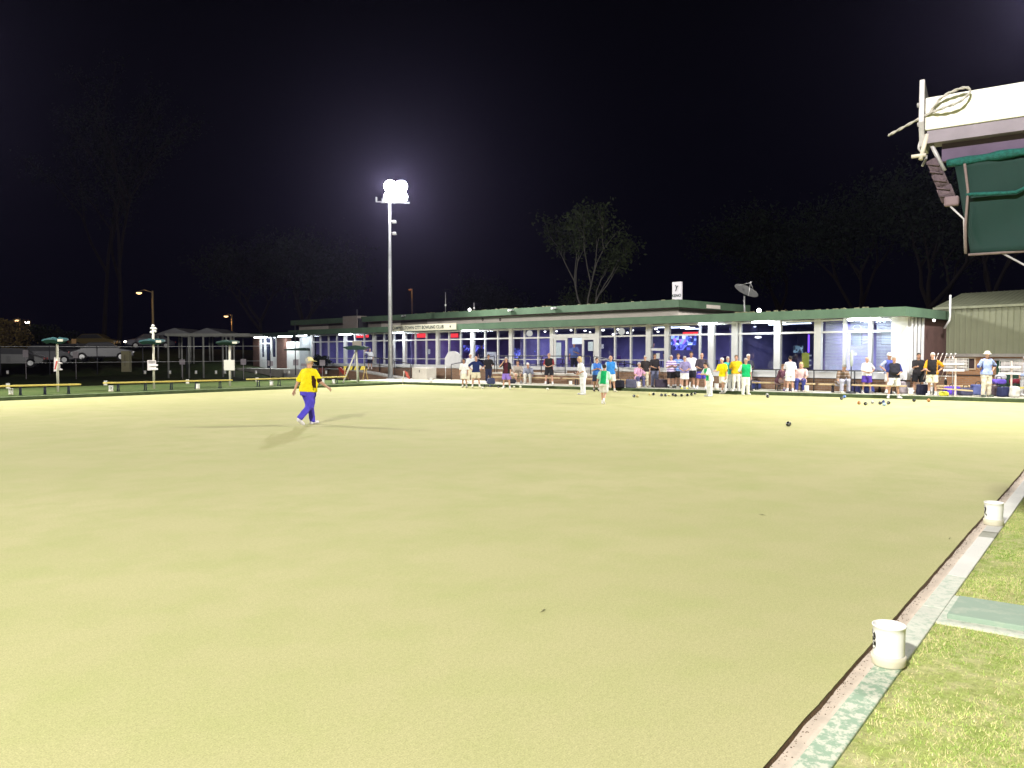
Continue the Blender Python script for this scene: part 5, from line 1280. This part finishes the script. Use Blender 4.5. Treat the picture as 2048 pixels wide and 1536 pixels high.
    # legs
    if legs == 'trousers':
        def lf(P):
            d = None
            for i in (0, 1):
                e = cap_(P, hip[i], kn[i], .112*bulk, .090*bulk); e = smin(e, cap_(P, kn[i], an[i] + (kn[i] - an[i])*.04, .086, .074), .03); d = e if d is None else smin(d, e, .02)
            d = smin(d, np.maximum(torso(P, .010, .12), ((P - hc) @ U) - .05), .04)
            return d + wob(P, .006)
        nm = 'trousers'
    else:
        def lf(P):
            d = None
            for i in (0, 1):
                b = hip[i] + (kn[i] - hip[i])*.92; e = cap_(P, hip[i], b, .115*bulk, .116*bulk); k = (kn[i] - hip[i]); k = k/np.linalg.norm(k); e = np.maximum(e, (P - b) @ k - .02); d = e if d is None else smin(d, e, .02)
            d = smin(d, np.maximum(torso(P, .010, .12), ((P - hc) @ U) - .05), .04)
            return d + wob(P, .004)
        nm = 'shorts'
    mk(nm, [surf(lf, [lo[0], lo[1], .04], [hi[0], hi[1], hc[2] + .16], vox)], cloth(lcol), root)
    for i in (0, 1):
        def sf(P, i=i):
            a = an[i] + np.array([0, .035, -.045]); b = toe[i]; d = smin(cap_(P, a, b, .047, .042), cap_(P, a, an[i] + np.array([0, .01, .01]), .045, .048), .02); return np.maximum(d, -(P[..., 2] - .004)) if an[i][2] < .12 else d
        c0 = np.minimum(an[i], toe[i]) - .10; c1 = np.maximum(an[i], toe[i]) + .10; c0[2] = max(c0[2], -.01)
        mk('shoe', [surf(sf, c0, c1, .014)], cloth(shoe, 's'), root)
        if legs != 'trousers' and i == 0: pass
    if legs == 'shorts':
        for i in (0, 1):
            k = kn[i] - an[i]; MBx = lambda P, i=i, k=k: np.maximum(np.abs(cap_(P, an[i], an[i] + k*.16, .047, .052)) - .006, 0) - .001
            mk('sock', [surf(lambda P, i=i, k=k: cap_(P, an[i] + k*.03, an[i] + k*.13, .046, .050), an[i] - .08, an[i] + k*.16 + .08, .015)], cloth((.7, .7, .7), 's'), root)
    if hair:
        def hf(P):
            d = ell(P, hp(0, .018, .032), (.086, .104, .104), HR); q = (P - Hc.astype(np.float32)) @ HR.astype(np.float32)
            return np.maximum(d, (-q[..., 1])*.75 - q[..., 2] - .004 + .01) + .002*np.sin(q[..., 0]*160)*np.sin(q[..., 2]*140)
        if hair == 'blond':
            hf0 = hf
            hf = lambda P: smin(hf0(P), np.maximum(ell(P, hp(0, .04, -.05), (.088, .07, .12), HR), -ell(P, hp(0, -.06, -.03), (.07, .09, .12), HR)), .02)
        mk('hair', [surf(hf, Hc - .2, Hc + .16, .011)], mat('hair_' + hair, HAIRC[hair], .8, .25, 40, .3), root)
    M4 = Matrix.Translation(Vector(hp(0, .01, .03))) @ Matrix(((HR[0][0], HR[0][1], HR[0][2], 0), (HR[1][0], HR[1][1], HR[1][2], 0), (HR[2][0], HR[2][1], HR[2][2], 0), (0, 0, 0, 1)))
    if hat == 'bucket':
        MB().lathe([(.0, .105), (.06, .10), (.085, .085), (.097, .03), (.103, .015), (.15, -.012), (.152, -.018), (.105, .0), (.09, .03), (.0, .06)], 22, M=M4).build('hat', cloth(hatc, 'h'), root)
    if hat == 'cap':
        mb = MB().lathe([(.0, .10), (.05, .094), (.085, .062), (.099, .02), (.101, .0), (.09, .0), (.0, .04)], 20, M=M4); vs = []
        for r in (0, 1, 2):
            for k in range(9):
                a = -math.pi/2 + (k - 4)*.26; rr = .095 + .042*r; vs.append(M4 @ Vector((rr*math.cos(a)*(.95 if r else 1), rr*math.sin(a) - (.012*r), .008 - .010*r)))
        mb.add(vs, [(r*9+k, r*9+k+1, (r+1)*9+k+1, (r+1)*9+k) for r in (0, 1) for k in range(8)]); o = mb.build('cap', cloth(hatc, 'h'), root); md = o.modifiers.new('s', 'SOLIDIFY'); md.thickness = .006
    return root, [Vector(q) for q in wr]

YEL = (.86, .70, .012); NAVY = (.015, .025, .10); BLK = (.02, .018, .02); WHT_ = (.72, .72, .74); PURP = (.095, .075, .58); CRM = (.66, .60, .45); LBLU = (.32, .42, .68); BLU_ = (.04, .22, .58); GRN = (.01, .38, .12); TEAL = (.06, .42, .36); MAR = (.07, .015, .025); KH = (.3, .25, .2)
person(617, 850, 714, 142, 'heavy man in a bright yellow shirt, cap and indigo trousers walking across the green', 'walk', ('out', 'back'), 4, YEL, (.05, .02, .01), 'flash', 'trousers', PURP, (.72, .68, .7), 'grey', 'cap', (.78, .70, .35), .06, bulk=1.26)
person(902, 757.5, 707, 10, 'man in a tan patterned shirt and black shorts standing by the pale concrete box', 'stand', ('crossed', 'crossed'), 0, (.36, .30, .27), None, None, 'shorts', BLK, (.3, .25, .2), 'brown', z=.11)
person(929, 775, 717, -20, 'stooped player in an all white shirt and cream shorts with a dark head', 'stand', ('down', 'down'), 10, WHT_, None, None, 'shorts', (.72, .70, .60), (.72, .70, .6), 'dark', skin=SK2)
person(941, 765, 707, 5, 'man in a pale shirt and white trousers behind the two front players', 'stand', ('down', 'down'), 0, (.60, .62, .66), None, None, 'trousers', CRM, (.7, .7, .7), 'white', z=.11)
person(952, 775, 712, 12, 'man in a navy shirt with hands on hips and cream shorts', 'wide', ('hips', 'hips'), 3, NAVY, None, None, 'shorts', CRM, (.74, .70, .55), None)
person(977, 765, 709, 0, 'man in an all black shirt and dark trousers beside the timber bench', 'stand', ('down', 'behind'), 0, BLK, None, None, 'trousers', (.02, .025, .06), (.7, .7, .7), 'dark', z=.11, skin=SK2)
person(1013, 778, 714, -25, 'man in maroon and black with purple shorts raising a hand to his face', 'wide', ('face', 'down'), 3, MAR, BLK, 'sides', 'shorts', (.28, .18, .62), (.75, .72, .6), 'grey')
person(1035, 766.8, 0, 8, 'seated man in a tan shirt on the timber bench, left of two', 'sit', ('knees', 'knees'), 14, (.38, .33, .28), None, None, 'shorts', (.5, .42, .3), (.7, .7, .7), 'brown', z=.10, scale=1.0)
person(1058, 767.4, 0, -12, 'seated man leaning forward in a grey blue shirt and white trousers', 'sit', ('knees', 'knees'), 38, (.28, .30, .40), None, None, 'trousers', (.70, .68, .62), (.7, .7, .65), 'white', z=.10, scale=1.0)
person(1098, 769, 706, -15, 'man in a black polo with red sleeves and black shorts before the entrance', 'wide', ('holdlow', 'holdlow'), 0, BLK, (.22, .03, .04), 'yoke', 'shorts', (.02, .02, .025), (.7, .68, .66), None, z=.11)
person(1166, 789.5, 712, -75, 'man all in white stooping left with a bowl in his hands', 'stand', ('holdlow', 'holdlow'), 16, (.75, .76, .78), None, None, 'trousers', (.75, .76, .78), (.6, .6, .6), 'blond')
person(1193, 782.5, 715, 10, 'man in a blue shirt with folded arms and dark shorts behind the child in green', 'stand', ('crossed', 'crossed'), 3, (.05, .16, .50), (.3, .5, .75), 'yoke', 'shorts', (.05, .06, .12), (.1, .08, .08), 'dark')
person(1207, 808.5, 728, 160, 'young player in a green and white shirt running up the green', 'walk', ('down', 'back'), 14, GRN, (.45, .72, .55), 'sides', 'shorts', (.70, .68, .62), (.72, .70, .68), 'dark')
person(1221, 784, 711, 5, 'man in a bright blue shirt with white sleeves and cream shorts', 'wide', ('down', 'behind'), 0, BLU_, (.50, .62, .80), 'yoke', 'shorts', (.72, .70, .64), (.74, .7, .5), None)
person(1278, 774, 0, 5, 'seated figure in pink behind the man in cream trousers', 'sit', ('knees', 'knees'), 5, (.62, .35, .50), None, None, 'trousers', (.1, .1, .2), (.3, .3, .3), 'grey', z=.11, scale=.95)
person(1290, 774, 711, -20, 'man in a black shirt and cream trousers beside the white bucket', 'stand', ('holdlow', 'down'), 0, (.035, .03, .03), None, None, 'trousers', (.66, .60, .44), (.3, .25, .2), 'grey', z=.11)
person(1309, 774, 707, 15, 'man in a black shirt and grey blue trousers beside the window notice', 'stand', ('holdlow', 'down'), 0, (.025, .022, .025), None, None, 'trousers', (.16, .17, .26), (.06, .05, .05), 'dark', z=.11, skin=SK2)
person(1342, 775.5, 710, 5, 'man in a purple and white striped shirt at the left end of the group', 'stand', ('crossed', 'crossed'), 0, (.58, .52, .66), (.25, .16, .38), 'stripes', 'shorts', BLK, (.1, .1, .1), 'grey', z=.11)
person(1356, 775.2, 707, 0, 'man in a blue checked shirt with folded arms and black shorts', 'stand', ('crossed', 'crossed'), 0, (.10, .20, .52), (.35, .45, .7), 'stripes', 'shorts', BLK, (.08, .08, .1), 'brown', z=.11)
person(1369, 778, 712, -10, 'man in a mauve shirt and white shorts holding a white cloth', 'stand', ('holdlow', 'holdlow'), 3, (.25, .22, .40), None, None, 'shorts', (.70, .69, .70), (.75, .70, .10), 'grey', z=.11)
person(1382, 777, 703, -15, 'tall man in a white shirt and dark shorts in the middle of the group', 'stand', ('down', 'behind'), 0, (.70, .69, .74), None, None, 'shorts', (.02, .02, .03), (.7, .7, .7), 'dark', z=.11, skin=SK2)
person(1403, 778.5, 706, -8, 'bald man in a charcoal shirt and purple blue shorts at the right of the group', 'wide', ('holdlow', 'down'), 0, (.055, .045, .06), None, None, 'shorts', (.08, .06, .42), (.66, .66, .7), None, z=.11, belly=.03)
person(1419, 793, 723, -70, 'player in green and white with white trousers bending left with hands raised', 'stand', ('reach', 'reach'), 24, GRN, (.70, .76, .72), 'sides', 'trousers', (.75, .76, .74), (.74, .74, .7), 'dark')
person(1446, 787.5, 715, -50, 'player in a yellow shirt and cream shorts stepping left', 'walk', ('forward', 'down'), 10, YEL, (.25, .1, .02), 'flash', 'shorts', (.70, .66, .58), (.74, .72, .66), 'white')
person(1455, 782, 713, 15, 'man in a teal shirt and white trousers behind the player in yellow', 'stand', ('down', 'down'), 0, TEAL, None, None, 'trousers', (.70, .70, .68), (.74, .74, .7), 'grey', z=.11)
person(1472, 782.5, 710, -15, 'man in a golden yellow shirt and white trousers by the thick window column', 'stand', ('behind', 'down'), 3, (.75, .50, .02), None, None, 'trousers', (.72, .71, .66), (.74, .74, .7), 'brown', z=.11)
person(1496, 781.5, 708, 10, 'white haired man in a dark shirt mostly hidden behind the player in green', 'stand', ('down', 'behind'), 0, (.05, .05, .07), None, None, 'trousers', (.06, .06, .08), (.1, .1, .1), 'white', z=.11)
person(1491, 790, 716, 8, 'stout player in a green shirt with white sides and white trousers facing the camera', 'stand', ('behind', 'down'), 0, GRN, (.62, .68, .64), 'yoke', 'trousers', (.75, .74, .68), (.75, .74, .68), 'grey')
person(1559, 781.3, 0, 35, 'seated man in a dark maroon top half hidden left of the player in white', 'sit', ('knees', 'knees'), 22, (.12, .05, .07), None, None, 'shorts', (.35, .25, .25), (.3, .25, .5), 'brown', z=.11, scale=.95)
person(1580, 783, 712, 172, 'man in a white shirt and white shorts seen from behind by the bench', 'stand', ('down', 'forward'), 0, (.74, .72, .78), None, None, 'shorts', (.74, .72, .70), (.74, .72, .68), 'dark', z=.11, belly=.02)
person(1602, 782.7, 0, -25, 'seated blond woman in a pale pink top and blue jeans', 'sit', ('holdlow', 'knees'), 6, (.66, .46, .42), None, None, 'trousers', (.05, .06, .22), (.6, .5, .5), 'blond', z=.10, scale=1.0)
person(1681, 785.4, 0, 5, 'seated man in a brown vest and grey trousers with his head bowed', 'sit', ('knees', 'knees'), 30, (.16, .10, .06), (.30, .24, .20), 'stripes', 'trousers', (.42, .42, .50), (.72, .7, .62), 'grey', z=.11, scale=1.0, head_tilt=12)
person(1733, 786.5, 714, 8, 'heavy man in a white shirt and purple shorts with a hand on his belly', 'wide', ('holdlow', 'hips'), 0, (.74, .72, .72), None, None, 'shorts', (.09, .05, .34), (.68, .62, .64), None, z=.11, belly=.07)
person(1777, 787, 706, 25, 'person in a white cap and blue shirt behind the man in navy', 'stand', ('hips', 'down'), 0, (.08, .10, .36), (.3, .34, .5), 'yoke', 'shorts', (.6, .6, .6), (.7, .7, .7), 'grey', 'cap', (.75, .75, .74), z=.11)
person(1787, 797, 712, -5, 'man in a navy and black polo with white shorts holding out his hands', 'wide', ('down', 'holdlow'), 0, (.025, .025, .035), (.03, .04, .20), 'yoke', 'shorts', (.74, .72, .70), (.75, .75, .70), 'grey', belly=.05)
person(1817, 784, 716, -20, 'figure in a pink top between the man in navy and the man in black', 'stand', ('down', 'down'), 0, (.62, .48, .46), None, None, 'shorts', (.42, .40, .42), (.4, .4, .4), 'grey', z=.11)
person(1836, 788, 706, -10, 'man in a black shirt with red collar and black shorts holding his forearm', 'wide', ('forward', 'holdlow'), 0, (.02, .018, .02), (.45, .08, .05), None, 'shorts', (.012, .012, .014), (.1, .1, .1), 'dark', z=.11, skin=SK2)
person(1864, 791, 705, -40, 'white haired man in a black and orange yellow shirt and cream shorts', 'stand', ('holdlow', 'hips'), 0, (.02, .018, .022), (.62, .30, .02), 'vest', 'shorts', (.72, .67, .52), (.76, .75, .70), 'white', z=.11, belly=.02)
person(1972, 793.5, 702, 8, 'man in a white sun hat, light blue shirt and cream trousers', 'stand', ('behind', 'hips'), 2, (.36, .44, .72), (.07, .10, .30), 'flash', 'trousers', (.66, .60, .48), (.08, .1, .08), 'grey', 'bucket', (.75, .72, .58), z=.115)
person(2049, 791, 712, 0, 'person in a light blue shirt cut off by the right edge', 'stand', ('down', 'down'), 0, (.42, .52, .78), None, None, 'trousers', (.5, .5, .5), (.7, .7, .7), 'grey', z=.115)
person(740, 742, 697, 0, 'person in a white shirt and black shorts with raised arms on the ramp', 'stand', ('head', 'down'), 0, (.66, .68, .74), None, None, 'shorts', (.015, .015, .03), (.5, .4, .35), 'grey', base=WB(bl(740, 742, -1.0)[0], -1.0, .70))
s_, _z = bl(1153, 700, .9)
person(0, 0, 0, 0, 'man in a blue shirt standing inside the glass entrance', 'stand', ('down', 'crossed'), 0, (.14, .20, .50), None, None, 'trousers', (.03, .03, .05), (.1, .1, .1), 'dark', base=WB(s_, .7, FL), scale=.99)
for px, c, l in ((963, (.05, .05, .10), 'dark seated patron deep inside the room left of the whiteboard'), (1335, (.06, .05, .12), 'dark figure inside behind the two men in black'), (1306, (.10, .10, .2), 'dim figure inside by the split window')):
    s_, _z = bl(px, 700, 3.0); person(0, 0, 0, 30, l, 'stand', ('down', 'down'), 0, c, None, None, 'trousers', (.03, .03, .05), (.1, .1, .1), 'dark', base=WB(s_, 3.0, FL), scale=.97, group='patrons inside the clubhouse')

# ------------------------------------------------------------------ bowls
def bowl_proto(name, c, c2=None):
    m = MB(); r = .062
    prof = [(0, -r*.98)] + [(r*math.sin(math.pi*k/14), -r*.95*math.cos(math.pi*k/14)) for k in range(1, 14)] + [(0, r*.98)]
    m.lathe(prof, 18, (0, 0, r*.97)); return m
bm_ = {}
def bowl(px, py, c, label, grp, z=0.0):
    key = c
    if key not in bm_:
        t = thing('bowl', (0, 0, 0), 0, label, 'bowl', grp)
        o = bowl_proto('shell', c).build('shell', mat('bowl_%02x%02x%02x' % tuple(int(x*255) for x in c), c, .25, .15, 20, spec=.6), t)
        mb = MB(); 
        for sg in (-1, 1):
            Mx = Matrix.Translation((0, 0, .060)) @ Matrix.Rotation(math.pi/2, 4, 'Y') @ Matrix.Translation((0, 0, sg*.055)); mb.lathe([(.010, .0035*sg), (.024, .0035*sg), (.026, -.004*sg)], 14, M=Mx)
        mb.build('rings', mat('bowl_ring', (.5, .5, .45), .5, .1, 3), t); bm_[key] = t
        c_ = t
    else: c_ = copy_tree(bm_[key]); c_['label'] = label; c_['group'] = grp
    c_.location = gp(px, py, z); c_.rotation_euler = (0, 0, random.uniform(0, 6)); return c_
K = (.012, .014, .016); OR = (.45, .18, .05); GY = (.35, .35, .34); BL = (.05, .14, .45); LB_ = (.35, .5, .7); CR = (.62, .52, .22); DB = (.03, .05, .15); WC = (.75, .74, .6)
bowl(1577, 853, K, 'nearest single dark bowl alone on the open green', 'dark bowls on the green')
bowl(1534, 792, GY, 'grey bowl touching a dark one before the dark window', 'bowls by the centre of the far edge'); bowl(1535.5, 796, K, 'dark bowl touching a grey one before the dark window', 'bowls by the centre of the far edge')
gA = 'head of bowls left of the players in white'
for i, (px, py) in enumerate(((1307, 791), (1323, 793), (1331, 793), (1346, 792), (1351, 793.5), (1363, 793.5), (1375, 793), (1383, 791.5), (1390, 789))):
    bowl(px, py, K, 'dark bowl in the row on the green below the watching group', gA)
bowl(1268, 795, K, 'dark bowl beside a pale one at the left of the row', gA); bowl(1275, 795, CR, 'pale bowl beside a dark one at the left of the row', gA); bowl(1300, 791.5, CR, 'pale yellow bowl at the start of the dark row', gA); bowl(1338, 792.5, CR, 'pale yellow bowl in the middle of the dark row', gA)
gB = 'head of bowls below the man in navy'
for px, py, c, l in ((1718, 809, OR, 'orange bowl at the left of the right hand head'), (1731, 811, K, 'dark bowl right of the left orange bowl'), (1745, 808, GY, 'grey bowl in the middle of the right hand head'), (1760, 809.5, K, 'dark bowl left of the silver blue bowl'), (1767, 807, DB, 'deep blue bowl behind the silver blue bowl'),
                     (1768.5, 812.5, LB_, 'silver blue bowl at the front of the right hand head'), (1777, 809, K, 'dark bowl right of the silver blue bowl'), (1828, 804, K, 'lone dark bowl below the man in black and red'), (1857, 804, OR, 'lone orange bowl below the white haired man'),
                     (1683, 800, K, 'dark bowl touching a blue bowl below the seated man in the vest'), (1689, 796.5, BL, 'blue bowl touching a dark bowl below the seated man in the vest')):
    bowl(px, py, c, l, gB)
gC = 'bowls round the feet of the left players'
for px, py, c in ((965, 778, WC), (968, 774.5, K), (975, 774, K), (980, 774, DB), (985, 774, K), (997, 776, K), (1010, 776, K), (1028, 776, WC), (1041, 776, WC), (1095, 780.5, WC)):
    bowl(px, py, c, {WC: 'white bowl near the feet of the left players', K: 'dark bowl near the feet of the left players', DB: 'deep blue bowl near the feet of the left players'}[c], gC)
b_ = bowl(1148, 800, (.08, .02, .02), 'dark red bowl held by the stooping man in white', 'bowls in hand'); p = gp(1166, 789.5, 0); b_.location = p + Vector((-.36, -.10, .88))
# pale leaf scraps on the green
for i, (px, py) in enumerate(((1085, 1222), (1525, 1030), (1900, 1078))):
    t = thing('fallen_leaf', gp(px, py, .002), random.random()*6, 'small fallen leaf lying on the near part of the green', 'leaf', 'fallen leaves on the green')
    MB().tube([(-.04, 0, .004), (0, .006, .007), (.05, 0, .004)], [.001, .005, .001], 5).build('blade', mat('leaf_scrap', (.30, .30, .15), .8, .3, 20), t)

# ------------------------------------------------------------------ bags along the building
def bag(px, py, w_, h_, c, label, rz=0.0, d=.3, name='bag', grp='bags under the benches'):
    t = thing(name, gp(px, py, .11), R(rz), label, 'bag', grp)
    def f(P):
        q = np.abs(P - np.array([0, 0, h_*.5])) - np.array([w_*.5, d*.5, h_*.5]) + .06
        dd = np.linalg.norm(np.maximum(q, 0), axis=-1) + np.minimum(q.max(-1), 0) - .06
        return dd + .014*np.sin(P[..., 0]*13 + 1)*np.sin(P[..., 2]*17) + .02*np.clip(P[..., 2]/h_ - .6, 0, 1)*np.abs(P[..., 0])/w_*4
    mk('body', [surf(f, [-w_*.5 - .06, -d*.5 - .06, -.03], [w_*.5 + .06, d*.5 + .06, h_ + .05], .022)], cloth(c, 'b'), t)
    MB().tube(smooth([(-w_*.2, -d*.1, h_*.93), (-w_*.15, -d*.1, h_ + .09), (w_*.15, -d*.1, h_ + .09), (w_*.2, -d*.1, h_*.93)], 4), .014, 6).build('handle', M_DARK, t)
    MB().tube([(-w_*.34, 0, h_*.97), (0, -.01, h_*1.0), (w_*.34, 0, h_*.97)], .008, 5).build('zip', M_TRIM, t)
    return t
for a in ((1236, 776, .62, .38, (.02, .02, .03), 'black bag right of the man in bright blue'), (1262, 776, .5, .42, (.10, .10, .15), 'dark grey bag left of the white bucket'), (1322, 775, .6, .40, (.05, .04, .06), 'dark bag behind the man in grey blue trousers'),
          (1462, 776, .45, .5, (.03, .03, .04), 'tall black bag behind the player in teal'), (1508, 778, .6, .38, (.03, .04, .13), 'navy bag right of the stout player in green'), (1537, 777, .65, .42, (.02, .02, .03), 'black bag under the handrail left of the seated man'), (1543, 774, .5, .6, (.03, .035, .03), 'dark olive backpack standing on its end by the bench'),
          (1708, 784, .55, .32, (.03, .03, .09), 'navy bag left of the heavy man in white'), (1732, 786, .6, .32, (.04, .05, .18), 'blue bag behind the legs of the heavy man'), (1768, 785, .6, .34, (.03, .03, .035), 'black bag left of the man in navy'), (1806, 787, .5, .5, (.32, .28, .30), 'grey bag behind the white bucket'),
          (1846, 790, .5, .42, (.02, .02, .04), 'dark bag left of the white haired man'), (1853, 785, .42, .5, (.62, .60, .60), 'white plastic bag behind the white haired man'), (1904, 789.5, .62, .34, (.12, .06, .50), 'bright purple bag on the path before the brick wall'), (1888, 792, .30, .18, (.72, .72, .08), 'small yellow bag beside the purple bag'),
          (1930, 791, .5, .30, (.07, .07, .12), 'rounded grey blue bag right of the purple bag'), (1955, 790, .5, .42, (.10, .12, .28), 'slate blue bag left of the man in the sun hat'), (1990, 792, .40, .40, (.08, .06, .07), 'dark brown bag right of the man in the sun hat'), (2010, 793.5, .62, .38, (.03, .035, .09), 'navy sports bag before the roller door'),
          (2029, 794.5, .28, .42, (.66, .64, .58), 'white carrier bag at the right end'), (1025, 767, .4, .25, (.03, .03, .04), 'small black bag left of the seated men'), (982, 768, .4, .32, (.05, .06, .12), 'dark bag behind the man in black')):
    bag(*a, rz=random.uniform(-25, 25))
for px, py, w_, c, l in ((1996, 772, .5, (.16, .10, .55), 'purple jacket heaped on the bench right of the man in the sun hat'), (2001, 769, .35, (.66, .66, .7), 'white towel on top of the purple jacket'), (2040, 771, .8, (.22, .03, .05), 'dark red jacket heaped on the end bench')):
    t = bag(px, py + 18, w_, .2, c, l, name='jacket', grp='clothes left on the benches'); t.location.z = .54 + (.15 if 'towel' in l else 0)
    t['category'] = 'clothing'
# white mat on the far kerb
t = thing('mat', gp(1643, 785.5, .118), -.62, 'white delivery mat lying on the path right of the seated woman', 'mat'); MB().box(-.36, .36, -.3, .3, 0, .012).box(-.36, .36, -.3, -.27, .012, .02).build('sheet', M_WHITE, t)

# ------------------------------------------------------------------ scoreboards and rack on the right
def rscore(px, Y, py_top, py_bot, bars, label, pan=True, m=None):
    p = at(px, py_bot, Y); zt = at(px, py_top, Y).z; h = zt - .11; sc = Y/F
    t = thing('scoreboard', Vector((p.x, p.y, .11)), R(-38), label, 'scoreboard', 'scoreboards along the clubhouse side')
    MB().box(-.03, .03, -.03, .03, 0, h).build('post', m or mat('score_pink', (.66, .55, .50), .6, .08, 3), t)
    for yb in bars: z = at(px, yb, Y).z - .11; MB().box(-.42, .30, -.075, -.031, z - .04, z + .04).build('number_rail', m or M_WHITE, t)
    if pan:
        z0_, z1_ = at(px, bars[-1], Y).z - .11, h
        mb = MB(); 
        for i in range(5): z = z0_ + (z1_ - z0_)*i/4; mb.box(-.40, .42, .031, .038, z - .008, z + .008)
        for i in range(6): x = -.40 + .164*i; mb.box(x - .008, x + .008, .039, .046, z0_, z1_)
        mb.build('grid_panel', M_TRIM, t)
        MB().box(-.36, .38, .048, .055, z0_ + .02, z1_ - .02).build('board', mat('score_board', (.42, .38, .38), .7, .25, 14), t)
rscore(1911, 31.5, 717, 765, (727.5, 740.5), 'scoreboard with two white number rails before the brick wall window')
rscore(2023, 31.0, 722, 754, (734.5, 747), 'scoreboard with two white number rails before the green roller door')
p = at(1611, 765, 37.5)
t = thing('scoreboard', Vector((p.x, p.y, .11)), R(-38), 'scoreboard with a yellow green panel behind the seated blond woman', 'scoreboard', 'scoreboards along the clubhouse side'); MB().box(-.02, .02, -.02, .02, 0, 1.7).build('post', M_POST, t); MB().box(-.16, .16, -.05, -.021, 1.0, 1.66).build('board', mat('lime_board', (.42, .44, .06), .6, .1, 4), t)
for z in (1.1, 1.32, 1.54): MB().cyl((.16, -.03, z), (.26, -.03, z), .035).build('knob', M_WHITE, t)
p = at(1702, 765, 33.8)
t = thing('umbrella', Vector((p.x, p.y, .11)), 0, 'closed grey green umbrella in its stand between the two blind windows', 'umbrella')
MB().cyl((0, 0, 0), (0, 0, 1.75), .022).build('pole', M_DARK, t); MB().lathe([(.02, 1.78), (.06, 1.70), (.075, 1.3), (.05, 1.12), (.03, 1.1)], 10).build('canopy', mat('umb_grey', (.40, .44, .42), .8, .15, 6), t); MB().lathe([(0, 0), (.2, 0), (.2, .06), (0, .1)], 14).build('base', M_DARK, t)
p = at(1886, 765, 32.2)
t = thing('scorer_rack', Vector((p.x, p.y, .11)), R(-38), 'pale metal rack holding slanted white tipped measuring rods by the white haired man', 'rack')
h = at(1886, 708, 32.2).z - .11
for x in (-.35, .35): MB().tube([(x, 0, 0), (x*.9, 0, h*.95)], .016).build('upright', M_TRIM, t)
for z in (.75, 1.15): MB().cyl((-.4, 0, z), (.4, 0, z), .014).build('cross_bar', M_TRIM, t)
for i in range(6):
    x = -.45 + i*.15; MB().cyl((x - .25, -.04, .6), (x + .12, -.04, h), .012, n=6).build('rod', mat('rod_tan', (.55, .45, .38), .5, .1, 3), t); MB().cyl((x + .10, -.04, h - .05), (x + .13, -.04, h + .03), .022, n=6).build('rod_tip', M_WHITE, t)
# folded timber lengths lying under the shed bench, bottle
t = thing('timber_length', gp(1910, 783, .3), R(-30), 'pale timber length leaning under the shed bench', 'timber'); MB().box(-.6, .6, -.03, .03, -.02, .03).build('plank', M_SLATW, t); t.rotation_euler = (0, .06, R(-36)); t.location.z = .37
p = gp(1891, 769.5, .53); t = thing('bottle', Vector((p.x, p.y, .53)), 0, 'small dark bottle with a white cap on the shed bench', 'bottle'); MB().lathe([(0, 0), (.05, .0), (.055, .14), (.025, .19), (.02, .22)], 12).build('glass_body', M_DARK, t); MB().lathe([(.024, .22), (.024, .26), (0, .26)], 10).build('cap', M_WHITE, t)

# ------------------------------------------------------------------ haze volume added to imitate the lens glow round the lamps
hz_ = MB().box(-205, 165, -65, 265, -2.4, 42).build('lamp_glow_haze', (lambda m: m)(bpy.data.materials.new('lamp_glow_volume')))
hm = hz_.data.materials[0]; hm.use_nodes = True; n = hm.node_tree; n.nodes.clear()
o_ = n.nodes.new('ShaderNodeOutputMaterial'); v_ = n.nodes.new('ShaderNodeVolumePrincipled')
v_.inputs['Color'].default_value = (.60, .54, 1.0, 1); v_.inputs['Density'].default_value = .00010; v_.inputs['Anisotropy'].default_value = .82
n.links.new(v_.outputs[0], o_.inputs['Volume'])
hz_['kind'] = 'stuff'
